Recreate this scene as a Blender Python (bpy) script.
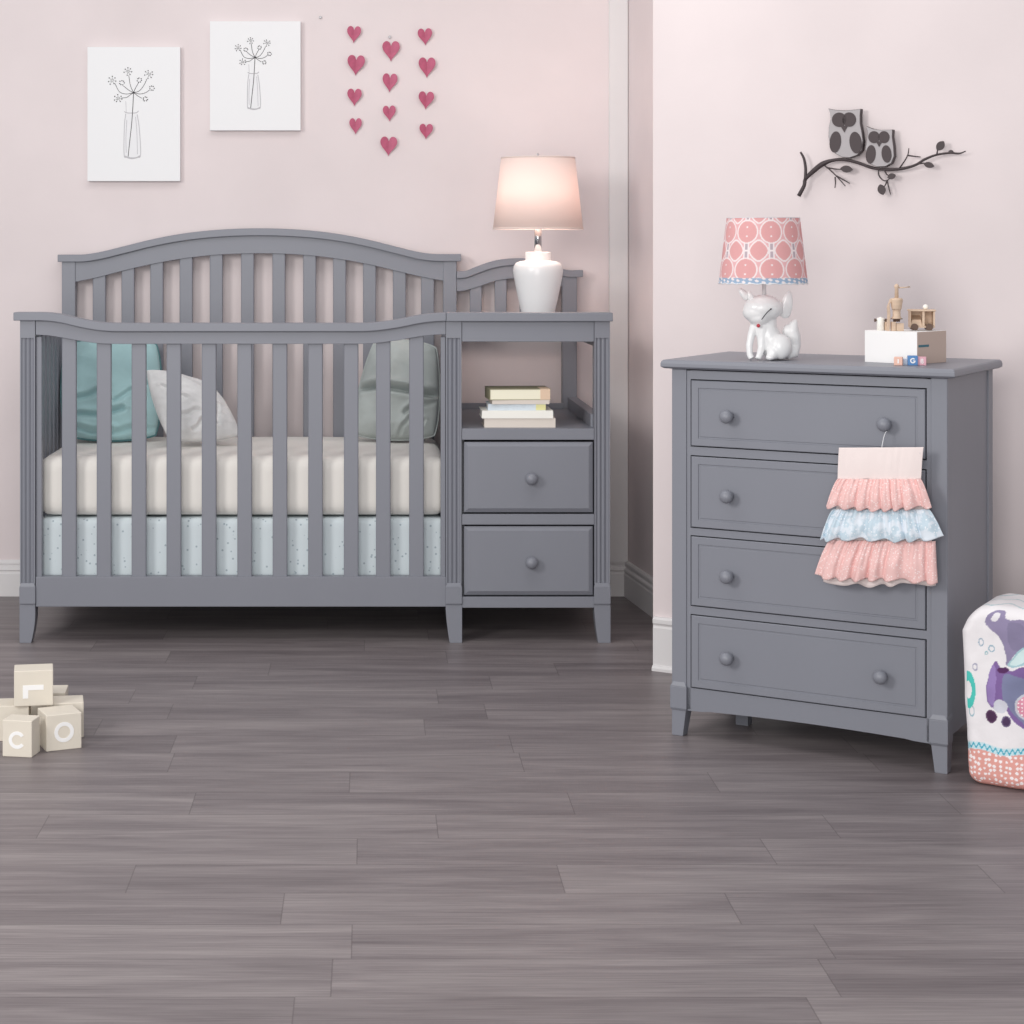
import bpy, bmesh, math, random
from mathutils import Vector, Matrix, noise
import numpy as np

# ------------------------------------------------------------------ clean
for o in list(bpy.data.objects): bpy.data.objects.remove(o, do_unlink=True)
S = bpy.context.scene
COL = S.collection
R = math.radians

# ------------------------------------------------------------------ camera
FPX, PX0, PY0, CH = 1885.0, 370.0, 250.0, 1.199     # focal length (px), principal point, camera height
cam = bpy.data.cameras.new('camera'); camo = bpy.data.objects.new('camera', cam); COL.objects.link(camo)
camo.location = (0, 0, CH); camo.rotation_euler = (R(90), 0, 0)
cam.sensor_width = 36; cam.lens = FPX / 1024 * 36
cam.shift_x = (512 - PX0) / 1024; cam.shift_y = (PY0 - 512) / 1024
cam.clip_start = 0.05
S.camera = camo

# ------------------------------------------------------------------ light
w = bpy.data.worlds.new('daylight'); S.world = w; w.use_nodes = True
bg = w.node_tree.nodes['Background']; bg.inputs[0].default_value = (0.93, 0.95, 1.0, 1); bg.inputs[1].default_value = 0.50

def area(name, loc, target, size, size_y, power, col=(1, 1, 1)):
    l = bpy.data.lights.new(name, 'AREA'); l.shape = 'RECTANGLE'; l.size = size; l.size_y = size_y
    l.energy = power; l.color = col
    o = bpy.data.objects.new(name, l); COL.objects.link(o); o.location = loc
    d = Vector(target) - Vector(loc); o.rotation_euler = d.to_track_quat('-Z', 'Y').to_euler()
    return o
area('key_light', (-2.7, 1.7, 2.25), (0.5, 5.4, 1.2), 1.1, 1.1, 80, (1.0, 0.975, 0.95))  # area key light from the left front; no window is modelled
area('front_fill_light', (-0.5, -0.4, 1.55), (0.1, 6.0, 0.9), 2.2, 2.2, 104, (1.0, 0.985, 0.965))  # soft fill added behind the camera to lift the crib's shadows; no window
area('overhead_fill_light', (-0.1, 4.4, 3.0), (-0.1, 5.0, 0.0), 2.6, 1.6, 26, (1.0, 0.97, 0.95))  # unseen area light added overhead so walls fade downward; no fixture there

S.view_settings.view_transform = 'Standard'; S.view_settings.look = 'None'
S.view_settings.exposure = -0.07; S.view_settings.gamma = 1.0
S.view_settings.use_curve_mapping = False

# ------------------------------------------------------------------ measuring helpers
def PX(px, Y): return (px - PX0) * Y / FPX
def PZ(py, Y): return CH - (py - PY0) * Y / FPX
YAW = -0.5535
U = (math.cos(YAW), math.sin(YAW)); V = (-U[1], U[0])
def onplane(P0, px, py, d=0.0):
    k = (px - PX0) / FPX
    ox = P0[0] + V[0] * d; oy = P0[1] + V[1] * d
    t = (k * oy - ox) / (U[0] - k * U[1])
    return t, CH - (py - PY0) * (oy + U[1] * t) / FPX
def s2l(c):
    c = c / 255.0
    return c / 12.92 if c <= 0.04045 else ((c + 0.055) / 1.055) ** 2.4
def rgb(r, g, b): return (s2l(r), s2l(g), s2l(b), 1)

# ------------------------------------------------------------------ materials
def mat(name, col, rough=0.5, metal=0.0, var=0.0, vscale=8.0, bump=0.0, bscale=60.0, spec=0.5, stretch=None, sheen=0.0, coat=0.0):
    m = bpy.data.materials.new(name); m.use_nodes = True
    nt = m.node_tree; b = nt.nodes['Principled BSDF']
    b.inputs['Base Color'].default_value = col; b.inputs['Roughness'].default_value = rough
    b.inputs['Metallic'].default_value = metal; b.inputs['Specular IOR Level'].default_value = spec
    b.inputs['Sheen Weight'].default_value = sheen; b.inputs['Coat Weight'].default_value = coat
    tc = nt.nodes.new('ShaderNodeTexCoord'); mp = nt.nodes.new('ShaderNodeMapping')
    nt.links.new(tc.outputs['Object'], mp.inputs[0])
    if stretch: mp.inputs['Scale'].default_value = stretch
    if var > 0:
        n = nt.nodes.new('ShaderNodeTexNoise'); n.inputs['Scale'].default_value = vscale; n.inputs['Detail'].default_value = 5
        nt.links.new(mp.outputs[0], n.inputs['Vector'])
        r = nt.nodes.new('ShaderNodeValToRGB')
        r.color_ramp.elements[0].position = 0.3; r.color_ramp.elements[1].position = 0.7
        r.color_ramp.elements[0].color = tuple(c * (1 - var) for c in col[:3]) + (1,)
        r.color_ramp.elements[1].color = tuple(min(1, c * (1 + var)) for c in col[:3]) + (1,)
        nt.links.new(n.outputs['Fac'], r.inputs[0]); nt.links.new(r.outputs[0], b.inputs['Base Color'])
    if bump > 0:
        n2 = nt.nodes.new('ShaderNodeTexNoise'); n2.inputs['Scale'].default_value = bscale; n2.inputs['Detail'].default_value = 4
        nt.links.new(mp.outputs[0], n2.inputs['Vector'])
        bp = nt.nodes.new('ShaderNodeBump'); bp.inputs['Strength'].default_value = bump; bp.inputs['Distance'].default_value = 0.002
        nt.links.new(n2.outputs['Fac'], bp.inputs['Height']); nt.links.new(bp.outputs[0], b.inputs['Normal'])
    return m

def mat_attr(name, rough=0.8, bump=0.0, bscale=300):
    m = mat(name, (1, 1, 1, 1), rough, bump=bump, bscale=bscale)
    nt = m.node_tree; a = nt.nodes.new('ShaderNodeAttribute'); a.attribute_name = 'print'
    nt.links.new(a.outputs['Color'], nt.nodes['Principled BSDF'].inputs['Base Color'])
    return m

M = {}
M['grey'] = mat('grey_painted_wood', rgb(129, 131, 140), 0.42, var=0.03, vscale=3, bump=0.05, bscale=40, stretch=(1, 1, .3))
M['wall'] = mat('pale_pink_wall_paint', rgb(226, 215, 215), 0.9, var=0.045, vscale=2.2, bump=0.08, bscale=120, spec=0.2)
M['trim'] = mat('white_trim_paint', rgb(222, 219, 219), 0.5, var=0.01)
M['sheet'] = mat('cream_sheet', rgb(238, 234, 228), 0.9, var=0.015, bump=0.15, bscale=30, sheen=.1)
M['canvas'] = mat('white_canvas', rgb(238, 238, 239), 0.85, bump=0.1, bscale=500)
M['ink'] = mat('grey_ink', rgb(52, 50, 54), 0.8)
M['wash'] = mat('pale_grey_wash', rgb(234, 234, 236), 0.85)
M['washline'] = mat('grey_wash_line', rgb(188, 186, 190), 0.85)
M['teal'] = mat('teal_cotton', rgb(162, 196, 199), 0.9, var=0.05, bump=0.3, bscale=60, sheen=.2)
M['tealdark'] = mat('teal_piping', rgb(88, 128, 132), 0.9)
M['softwhite'] = mat('mottled_white_cotton', rgb(226, 226, 226), 0.9, var=0.06, vscale=40, bump=0.4, bscale=60)
M['softgrey'] = mat('grey_green_cotton', rgb(176, 183, 181), 0.9, var=0.05, vscale=20, bump=0.3, bscale=60)
M['ceramic'] = mat('white_glazed_ceramic', rgb(238, 238, 238), 0.28, coat=0.2)
M['chrome'] = mat('chrome', rgb(190, 190, 192), 0.15, metal=1.0)
M['metaldark'] = mat('dark_brown_metal', rgb(66, 56, 58), 0.55, metal=0.2)
M['metalgrey'] = mat('brushed_pale_metal', rgb(164, 159, 161), 0.5, metal=0.1, var=.03)
M['wood'] = mat('pale_beech', rgb(214, 188, 164), 0.6, var=0.06, vscale=30, stretch=(1, 1, 6))
M['wooddark'] = mat('dark_toy_wood', rgb(98, 76, 64), 0.6)
M['block'] = mat('cream_block', rgb(222, 214, 200), 0.75, var=0.02, vscale=20)
M['blockwhite'] = mat('white_block_letter', rgb(244, 243, 242), 0.7)
M['whitebox'] = mat('white_box', rgb(244, 243, 242), 0.7)
M['boxshade'] = mat('shaded_white_box_side', rgb(205, 184, 172), 0.8)  # white box's side turned from the light, its shade painted in as tan
M['tealink'] = mat('teal_print', rgb(70, 120, 134), 0.8)
M['peach'] = mat('peach_block', rgb(235, 190, 172), 0.6)
M['bluepl'] = mat('blue_block', rgb(84, 134, 190), 0.5)
M['paleblue'] = mat('pale_blue_block', rgb(205, 218, 235), 0.5)
M['pinkpl'] = mat('pink_block', rgb(222, 168, 180), 0.5)
M['heart'] = mat('raspberry_paper', rgb(184, 92, 120), 0.6, var=0.12, vscale=45)
M['cream'] = mat('cream_pages', rgb(250, 245, 222), 0.85, stretch=(.1, .1, 30), var=.03, vscale=20)
M['ivory'] = mat('ivory_cover', rgb(250, 248, 240), 0.6)
M['beige'] = mat('beige_cover', rgb(226, 216, 206), 0.7)
M['olive'] = mat('olive_cover', rgb(150, 145, 118), 0.7)
M['bookblue'] = mat('pale_blue_cover', rgb(206, 216, 224), 0.6, var=.06, vscale=60)
M['bookyel'] = mat('pale_yellow_label', rgb(222, 218, 160), 0.6)
M['bookpeach'] = mat('peach_label', rgb(234, 205, 178), 0.6)
M['pinkcloth'] = mat('pale_pink_cotton', rgb(238, 224, 221), 0.9, bump=0.15, bscale=250)
M['rednose'] = mat('red_glaze', rgb(190, 60, 72), 0.3)
M['black'] = mat('black_glaze', rgb(40, 38, 46), 0.3)
M['wire'] = mat('white_wire', rgb(225, 225, 228), 0.35)
M['nail'] = mat('pale_metal_nail', rgb(170, 168, 170), 0.4, metal=.6)

# dotted pale blue fabric
def dotted(name, base, dot, scale, radius, rough=0.9, second=None):
    m = mat(name, base, rough, bump=.15, bscale=200); nt = m.node_tree; b = nt.nodes['Principled BSDF']
    tc = nt.nodes.new('ShaderNodeTexCoord'); v = nt.nodes.new('ShaderNodeTexVoronoi'); v.inputs['Scale'].default_value = scale
    nt.links.new(tc.outputs['Object'], v.inputs['Vector'])
    r = nt.nodes.new('ShaderNodeValToRGB'); r.color_ramp.elements[0].position = radius; r.color_ramp.elements[1].position = radius + 0.08
    r.color_ramp.elements[0].color = dot; r.color_ramp.elements[1].color = base
    nt.links.new(v.outputs['Distance'], r.inputs[0])
    out = r.outputs[0]
    if second:
        n = nt.nodes.new('ShaderNodeTexNoise'); n.inputs['Scale'].default_value = scale * 0.35; n.inputs['Detail'].default_value = 2
        nt.links.new(tc.outputs['Object'], n.inputs['Vector'])
        rr = nt.nodes.new('ShaderNodeValToRGB'); rr.color_ramp.elements[0].position = .47; rr.color_ramp.elements[1].position = .56
        mx = nt.nodes.new('ShaderNodeMix'); mx.data_type = 'RGBA'; mx.inputs['B'].default_value = second
        nt.links.new(n.outputs['Fac'], rr.inputs[0]); nt.links.new(rr.outputs[0], mx.inputs['Factor']); nt.links.new(out, mx.inputs['A'])
        out = mx.outputs['Result']
    nt.links.new(out, b.inputs['Base Color'])
    return m
M['dots'] = dotted('pale_blue_dotted_cotton', rgb(216, 226, 230), rgb(168, 182, 190), 55, 0.13)
M['ruffpink'] = dotted('pink_speckled_cotton', rgb(238, 196, 192), rgb(250, 226, 224), 170, 0.24)
M['ruffblue'] = dotted('blue_floral_cotton', rgb(200, 218, 229), rgb(238, 243, 248), 150, 0.25, second=rgb(226, 234, 242))

# translucent lamp shades
def shade_mat(name, col, attr=False):
    m = bpy.data.materials.new(name); m.use_nodes = True; nt = m.node_tree
    b = nt.nodes['Principled BSDF']; b.inputs['Base Color'].default_value = col; b.inputs['Roughness'].default_value = 0.9
    t = nt.nodes.new('ShaderNodeBsdfTranslucent'); t.inputs[0].default_value = col
    mx = nt.nodes.new('ShaderNodeMixShader'); mx.inputs[0].default_value = 0.28
    n = nt.nodes.new('ShaderNodeTexNoise'); n.inputs['Scale'].default_value = 400
    tc = nt.nodes.new('ShaderNodeTexCoord'); nt.links.new(tc.outputs['Object'], n.inputs['Vector'])
    bp = nt.nodes.new('ShaderNodeBump'); bp.inputs['Strength'].default_value = .1; bp.inputs['Distance'].default_value = .001
    nt.links.new(n.outputs['Fac'], bp.inputs['Height']); nt.links.new(bp.outputs[0], b.inputs['Normal'])
    if attr:
        a = nt.nodes.new('ShaderNodeAttribute'); a.attribute_name = 'print'
        nt.links.new(a.outputs['Color'], b.inputs['Base Color']); nt.links.new(a.outputs['Color'], t.inputs[0])
    nt.links.new(b.outputs[0], mx.inputs[1]); nt.links.new(t.outputs[0], mx.inputs[2])
    nt.links.new(mx.outputs[0], nt.nodes['Material Output'].inputs[0])
    return m
M['shade'] = shade_mat('warm_white_linen', rgb(250, 236, 230))
M['pinkshade'] = shade_mat('pink_patterned_shade', rgb(235, 180, 180), True)
M['bagprint'] = mat_attr('printed_quilted_cotton', 0.9, .3, 90)

# plank floor
def floor_mat():
    m = bpy.data.materials.new('grey_brown_plank_floor'); m.use_nodes = True; nt = m.node_tree; N = nt.nodes; L = nt.links
    b = N['Principled BSDF']
    g = N.new('ShaderNodeNewGeometry'); sp = N.new('ShaderNodeSeparateXYZ'); L.new(g.outputs['Position'], sp.inputs[0])
    def mth(op, a, bb=None, c=None):
        n = N.new('ShaderNodeMath'); n.operation = op
        for i, x in enumerate((a, bb, c)):
            if x is None: continue
            if isinstance(x, (int, float)): n.inputs[i].default_value = x
            else: L.new(x, n.inputs[i])
        return n.outputs[0]
    v = mth('DIVIDE', mth('SUBTRACT', sp.outputs['Y'], 3.025), 0.163)
    row = mth('FLOOR', v); fv = mth('FRACT', v)
    wn = N.new('ShaderNodeTexWhiteNoise'); wn.noise_dimensions = '1D'; L.new(row, wn.inputs['W'])
    u = mth('ADD', mth('DIVIDE', sp.outputs['X'], 0.82), mth('MULTIPLY', wn.outputs['Value'], 7.0))
    cell = mth('FLOOR', u); fu = mth('FRACT', u)
    cb = N.new('ShaderNodeCombineXYZ'); L.new(row, cb.inputs[0]); L.new(cell, cb.inputs[1])
    wn2 = N.new('ShaderNodeTexWhiteNoise'); wn2.noise_dimensions = '2D'; L.new(cb.outputs[0], wn2.inputs['Vector'])
    # seams
    ev = mth('LESS_THAN', mth('MULTIPLY', mth('MINIMUM', fv, mth('SUBTRACT', 1.0, fv)), 0.163), 0.0012)
    eu = mth('LESS_THAN', mth('MULTIPLY', mth('MINIMUM', fu, mth('SUBTRACT', 1.0, fu)), 0.82), 0.0012)
    seam = mth('MAXIMUM', ev, eu)
    # grain
    off = mth('MULTIPLY', wn2.outputs['Value'], 37.0)
    cc = N.new('ShaderNodeCombineXYZ')
    L.new(mth('ADD', mth('MULTIPLY', sp.outputs['X'], 1.0), off), cc.inputs[0]); L.new(mth('MULTIPLY', sp.outputs['Y'], 10.0), cc.inputs[1]); L.new(off, cc.inputs[2])
    n1 = N.new('ShaderNodeTexNoise'); n1.inputs['Scale'].default_value = 1.6; n1.inputs['Detail'].default_value = 8; n1.inputs['Roughness'].default_value = .6; n1.inputs['Distortion'].default_value = 0.6
    L.new(cc.outputs[0], n1.inputs['Vector'])
    cc2 = N.new('ShaderNodeCombineXYZ')
    L.new(mth('ADD', mth('MULTIPLY', sp.outputs['X'], 4.0), off), cc2.inputs[0]); L.new(mth('MULTIPLY', sp.outputs['Y'], 160.0), cc2.inputs[1])
    n2 = N.new('ShaderNodeTexNoise'); n2.inputs['Scale'].default_value = 1.5; n2.inputs['Detail'].default_value = 3; L.new(cc2.outputs[0], n2.inputs['Vector'])
    fac = mth('ADD', mth('MULTIPLY', n1.outputs['Fac'], 0.60), mth('ADD', mth('MULTIPLY', n2.outputs['Fac'], 0.34), mth('MULTIPLY', wn2.outputs['Value'], 0.08)))
    r = N.new('ShaderNodeValToRGB'); e = r.color_ramp.elements
    e[0].position = .30; e[0].color = rgb(94, 86, 88); e[1].position = .72; e[1].color = rgb(154, 146, 145)
    e2 = e.new(.5); e2.color = rgb(123, 115, 116)
    L.new(fac, r.inputs[0])
    mx = N.new('ShaderNodeMix'); mx.data_type = 'RGBA'; L.new(mth('MULTIPLY', seam, .38), mx.inputs['Factor']); L.new(r.outputs[0], mx.inputs['A']); mx.inputs['B'].default_value = rgb(60, 52, 54)
    L.new(mx.outputs['Result'], b.inputs['Base Color'])
    b.inputs['Roughness'].default_value = .42; b.inputs['Specular IOR Level'].default_value = .4
    bp = N.new('ShaderNodeBump'); bp.inputs['Strength'].default_value = .25; bp.inputs['Distance'].default_value = .0015
    L.new(mth('SUBTRACT', n2.outputs['Fac'], seam), bp.inputs['Height']); L.new(bp.outputs[0], b.inputs['Normal'])
    return m
M['floor'] = floor_mat()

# ------------------------------------------------------------------ object helpers
OFF = {}; ROOTM = {}
def empty(name, loc, rz=0.0):
    o = bpy.data.objects.new(name, None); COL.objects.link(o); o.location = loc; o.rotation_euler = (0, 0, rz)
    o.empty_display_size = .05; OFF[o] = Vector((0, 0, 0)); ROOTM[o] = Matrix.Translation(loc) @ Matrix.Rotation(rz, 4, 'Z'); return o
def tag(o, label, cat=None, group=None):
    if label: o['label'] = label
    if cat: o['category'] = cat
    if group: o['group'] = group
    return o
def rootof(o):
    while o.parent: o = o.parent
    return o

class MB:
    def __init__(s): s.bm = bmesh.new(); s.mi = 0; s.prints = None
    def face(s, vs, smooth=False):
        try: f = s.bm.faces.new(vs)
        except ValueError: return None
        f.material_index = s.mi; f.smooth = smooth; return f
    def v(s, p): return s.bm.verts.new(p)
    def hexa(s, p):     # 8 points: bottom 4 (ccw), top 4
        v = [s.v(q) for q in p]
        for q in ((3, 2, 1, 0), (4, 5, 6, 7), (0, 1, 5, 4), (1, 2, 6, 5), (2, 3, 7, 6), (3, 0, 4, 7)): s.face([v[i] for i in q])
        return s
    def box(s, x0, x1, y0, y1, z0, z1):
        if x0 > x1: x0, x1 = x1, x0
        if y0 > y1: y0, y1 = y1, y0
        if z0 > z1: z0, z1 = z1, z0
        return s.hexa([(x0, y0, z0), (x1, y0, z0), (x1, y1, z0), (x0, y1, z0), (x0, y0, z1), (x1, y0, z1), (x1, y1, z1), (x0, y1, z1)])
    def prism(s, pts, a, b, axis='z'):      # polygon extruded; pts are 2D; axis z:(x,y) y:(x,z) x:(y,z)
        def P(p, h): return (p[0], p[1], h) if axis == 'z' else ((p[0], h, p[1]) if axis == 'y' else (h, p[0], p[1]))
        A = [s.v(P(p, a)) for p in pts]; B = [s.v(P(p, b)) for p in pts]; n = len(pts)
        s.face(A); s.face(B[::-1])
        for i in range(n): s.face([A[i], B[i], B[(i + 1) % n], A[(i + 1) % n]])
        return s
    def strip(s, xs, zt, zb, y0, y1):       # wall-like ribbon with curved top and bottom
        q = []
        for x, t, b in zip(xs, zt, zb): q.append([s.v((x, y0, b)), s.v((x, y0, t)), s.v((x, y1, t)), s.v((x, y1, b))])
        for i in range(len(q) - 1):
            for k in range(4): s.face([q[i][k], q[i + 1][k], q[i + 1][(k + 1) % 4], q[i][(k + 1) % 4]])
        s.face(q[0]); s.face(q[-1][::-1]); return s
    def lathe(s, prof, c=(0, 0, 0), n=48, axis='z', cap=True, closed=False):
        rings = []
        for r, h in prof:
            ring = []
            for i in range(n):
                a = 2 * math.pi * i / n; p = (r * math.cos(a), r * math.sin(a), h)
                if axis == 'y': p = (p[0], p[2], p[1])
                if axis == 'x': p = (p[2], p[0], p[1])
                ring.append(s.v((c[0] + p[0], c[1] + p[1], c[2] + p[2])))
            rings.append(ring)
        rr = rings + ([rings[0]] if closed else [])
        for a, b in zip(rr, rr[1:]):
            for i in range(n): s.face([a[i], a[(i + 1) % n], b[(i + 1) % n], b[i]], True)
        if cap and not closed:
            s.face(rings[0][::-1]); s.face(rings[-1])
        return s
    def tube(s, pts, rad, n=8):
        pts = [Vector(p) for p in pts]
        if not hasattr(rad, '__len__'): rad = [rad] * len(pts)
        rings = []
        for i, p in enumerate(pts):
            t = (pts[min(i + 1, len(pts) - 1)] - pts[max(i - 1, 0)]).normalized()
            a = t.cross(Vector((0, 1, 0)));
            if a.length < .2: a = t.cross(Vector((1, 0, 0)))
            a.normalize(); b = t.cross(a)
            rings.append([s.v(p + (a * math.cos(2 * math.pi * k / n) + b * math.sin(2 * math.pi * k / n)) * rad[i]) for k in range(n)])
        for a, b in zip(rings, rings[1:]):
            for k in range(n): s.face([a[k], a[(k + 1) % n], b[(k + 1) % n], b[k]], True)
        s.face(rings[0][::-1]); s.face(rings[-1]); return s
    def ball(s, c, r, seg=24, rings=14, rot=None):
        if not hasattr(r, '__len__'): r = (r, r, r)
        mx = Matrix.Translation(c) @ (rot or Matrix.Identity(4)) @ Matrix.Diagonal((r[0], r[1], r[2], 1))
        g = bmesh.ops.create_uvsphere(s.bm, u_segments=seg, v_segments=rings, radius=1, matrix=mx)
        for vv in g['verts']:
            for f in vv.link_faces: f.smooth = True; f.material_index = s.mi
        return s
    def grid(s, fn, nu, nv, closed_u=False, smooth=True, colfn=None):
        g = []
        for j in range(nv + 1):
            g.append([s.v(fn(i / nu, j / nv)) for i in range(nu + (0 if closed_u else 1))])
        if colfn:
            if s.prints is None: s.prints = {}
            for j in range(nv + 1):
                for i, vv in enumerate(g[j]): s.prints[vv] = colfn(i / nu, j / nv, vv.co)
        m = nu if closed_u else nu
        for j in range(nv):
            for i in range(m):
                i2 = (i + 1) % len(g[j]) if closed_u else i + 1
                s.face([g[j][i], g[j][i2], g[j + 1][i2], g[j + 1][i]], smooth)
        return g
    def build(s, name, mats, parent=None, world=True, bevel=0.0, solid=0.0, recalc=True, subsurf=0):
        bm = s.bm
        if recalc: bmesh.ops.recalc_face_normals(bm, faces=bm.faces[:])
        cols = None
        if s.prints:
            bm.verts.index_update(); bm.verts.ensure_lookup_table(); cols = [s.prints.get(v, (1, 1, 1, 1)) for v in bm.verts]
        me = bpy.data.meshes.new(name); bm.to_mesh(me); bm.free()
        if cols:
            a = me.color_attributes.new('print', 'FLOAT_COLOR', 'POINT')
            a.data.foreach_set('color', [x for c in cols for x in c])
        if not isinstance(mats, (list, tuple)): mats = [mats]
        for m in mats: me.materials.append(m)
        o = bpy.data.objects.new(name, me); COL.objects.link(o)
        if parent is not None and world: me.transform(ROOTM[rootof(parent)].inverted())
        co = np.empty(len(me.vertices) * 3); me.vertices.foreach_get('co', co); co = co.reshape(-1, 3)
        lo, hi = co.min(0), co.max(0); c = Vector(((lo[0] + hi[0]) / 2, (lo[1] + hi[1]) / 2, lo[2] if parent is None else (lo[2] + hi[2]) / 2))
        me.transform(Matrix.Translation(-c))
        if parent is not None:
            o.parent = parent; o.location = c - OFF[parent]; OFF[o] = c
        else:
            o.location = c; OFF[o] = Vector((0, 0, 0)); ROOTM[o] = Matrix.Translation(c)
        if solid: md = o.modifiers.new('solid', 'SOLIDIFY'); md.thickness = solid; md.offset = 0
        if bevel:
            md = o.modifiers.new('bevel', 'BEVEL'); md.width = bevel; md.segments = 2; md.limit_method = 'ANGLE'; md.angle_limit = R(40)
        if subsurf: md = o.modifiers.new('sub', 'SUBSURF'); md.levels = subsurf; md.render_levels = subsurf
        return o
def struct(o): o['kind'] = 'structure'; return o

def hermite(pts):
    """smooth monotone curve through points -> function"""
    xs = [p[0] for p in pts]; ys = [p[1] for p in pts]; n = len(xs)
    d = [(ys[i + 1] - ys[i]) / (xs[i + 1] - xs[i]) for i in range(n - 1)]
    m = [d[0]] + [0 if d[i - 1] * d[i] <= 0 else (d[i - 1] + d[i]) / 2 for i in range(1, n - 1)] + [d[-1]]
    def f(x):
        x = min(max(x, xs[0]), xs[-1]); i = max(k for k in range(n - 1) if xs[k] <= x) if x > xs[0] else 0
        h = xs[i + 1] - xs[i]; t = (x - xs[i]) / h
        return (2 * t**3 - 3 * t**2 + 1) * ys[i] + (t**3 - 2 * t**2 + t) * h * m[i] + (-2 * t**3 + 3 * t**2) * ys[i + 1] + (t**3 - t**2) * h * m[i + 1]
    return f
def smooth_path(pts, k=6):
    """Catmull-Rom through points"""
    P = [Vector(p) for p in pts]; P = [P[0] * 2 - P[1]] + P + [P[-1] * 2 - P[-2]]; out = []
    for i in range(1, len(P) - 2):
        for j in range(k):
            t = j / k; a, b, c, d = P[i - 1], P[i], P[i + 1], P[i + 2]
            out.append(0.5 * ((2 * b) + (c - a) * t + (2 * a - 5 * b + 4 * c - d) * t * t + (3 * b - a - 3 * c + d) * t**3))
    out.append(P[-2]); return out
def lin(vals, n): return [float(np.interp(i / (n - 1) * (len(vals) - 1), range(len(vals)), vals)) for i in range(n)]

# ================================================================== THE ROOM
YW = 6.54; HT = 2.7
XC = 0.893                                    # alcove corner
WP = (0.81, 5.394)                            # near wall's left edge
def wp(t, d, z=0): return (WP[0] + U[0] * t + V[0] * d, WP[1] + U[1] * t + V[1] * d, z)
struct(MB().box(-3.2, 4.2, 0.6, 6.7, -0.06, 0).build('floor', M['floor']))
struct(MB().box(-3.2, XC, YW, YW + .12, 0, HT).build('wall_back', M['wall']))
struct(MB().prism([(XC, YW + .12), (XC, YW), (.95, 6.03), (.95, 5.62), (1.02, 5.62), (1.02, 6.66)], 0, HT).build('wall_alcove', M['wall']))
e = [wp(0, 0), wp(2.6, 0), wp(2.6, .13), wp(0, .13)]
struct(MB().prism([(p[0], p[1]) for p in e], 0, HT).build('wall_right', M['wall']))
# pale vertical trim in the corner
struct(MB().box(PX(609.3, YW - .018), XC, YW - .018, YW, .118, HT).build('trim_1', M['trim'], bevel=.002))
# baseboards
def board(h): return [(0, 0), (.016, 0), (.016, h * .62), (.013, h * .66), (.013, h * .70), (.016, h * .73), (.015, h * .78), (.009, h * .82), (.009, h * .87), (.011, h * .9), (.010, h * .95), (.005, h), (0, h)]
struct(MB().prism([(YW - d, z) for d, z in board(.125)], -3.2, XC, 'x').build('baseboard_back', M['trim']))
def along(A, B, prof, left=1):
    A = Vector(A); B = Vector(B); d = (B - A).normalized(); nn = Vector((-d.y, d.x)) * left; m = MB()
    p = [m.v((A.x + nn.x * q[0], A.y + nn.y * q[0], q[1])) for q in prof]; r = [m.v((B.x + nn.x * q[0], B.y + nn.y * q[0], q[1])) for q in prof]
    n = len(prof); m.face(p); m.face(r[::-1])
    for i in range(n): m.face([p[i], p[(i + 1) % n], r[(i + 1) % n], r[i]])
    return m
struct(along((XC, YW), (.95, 6.03), board(.122), -1).build('baseboard_alcove', M['trim']))
h = .152; prof = [(0, 0), (.024, 0), (.024, .008), (.020, .014), (.015, .016), (.015, h * .80), (.012, h * .84), (.013, h * .86), (.017, h * .89), (.017, h * .96), (.012, h), (0, h)]
A = wp(.006, 0); B = wp(2.6, 0)
struct(along(A[:2], B[:2], prof, -1).build('baseboard_right', M['trim']))

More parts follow.
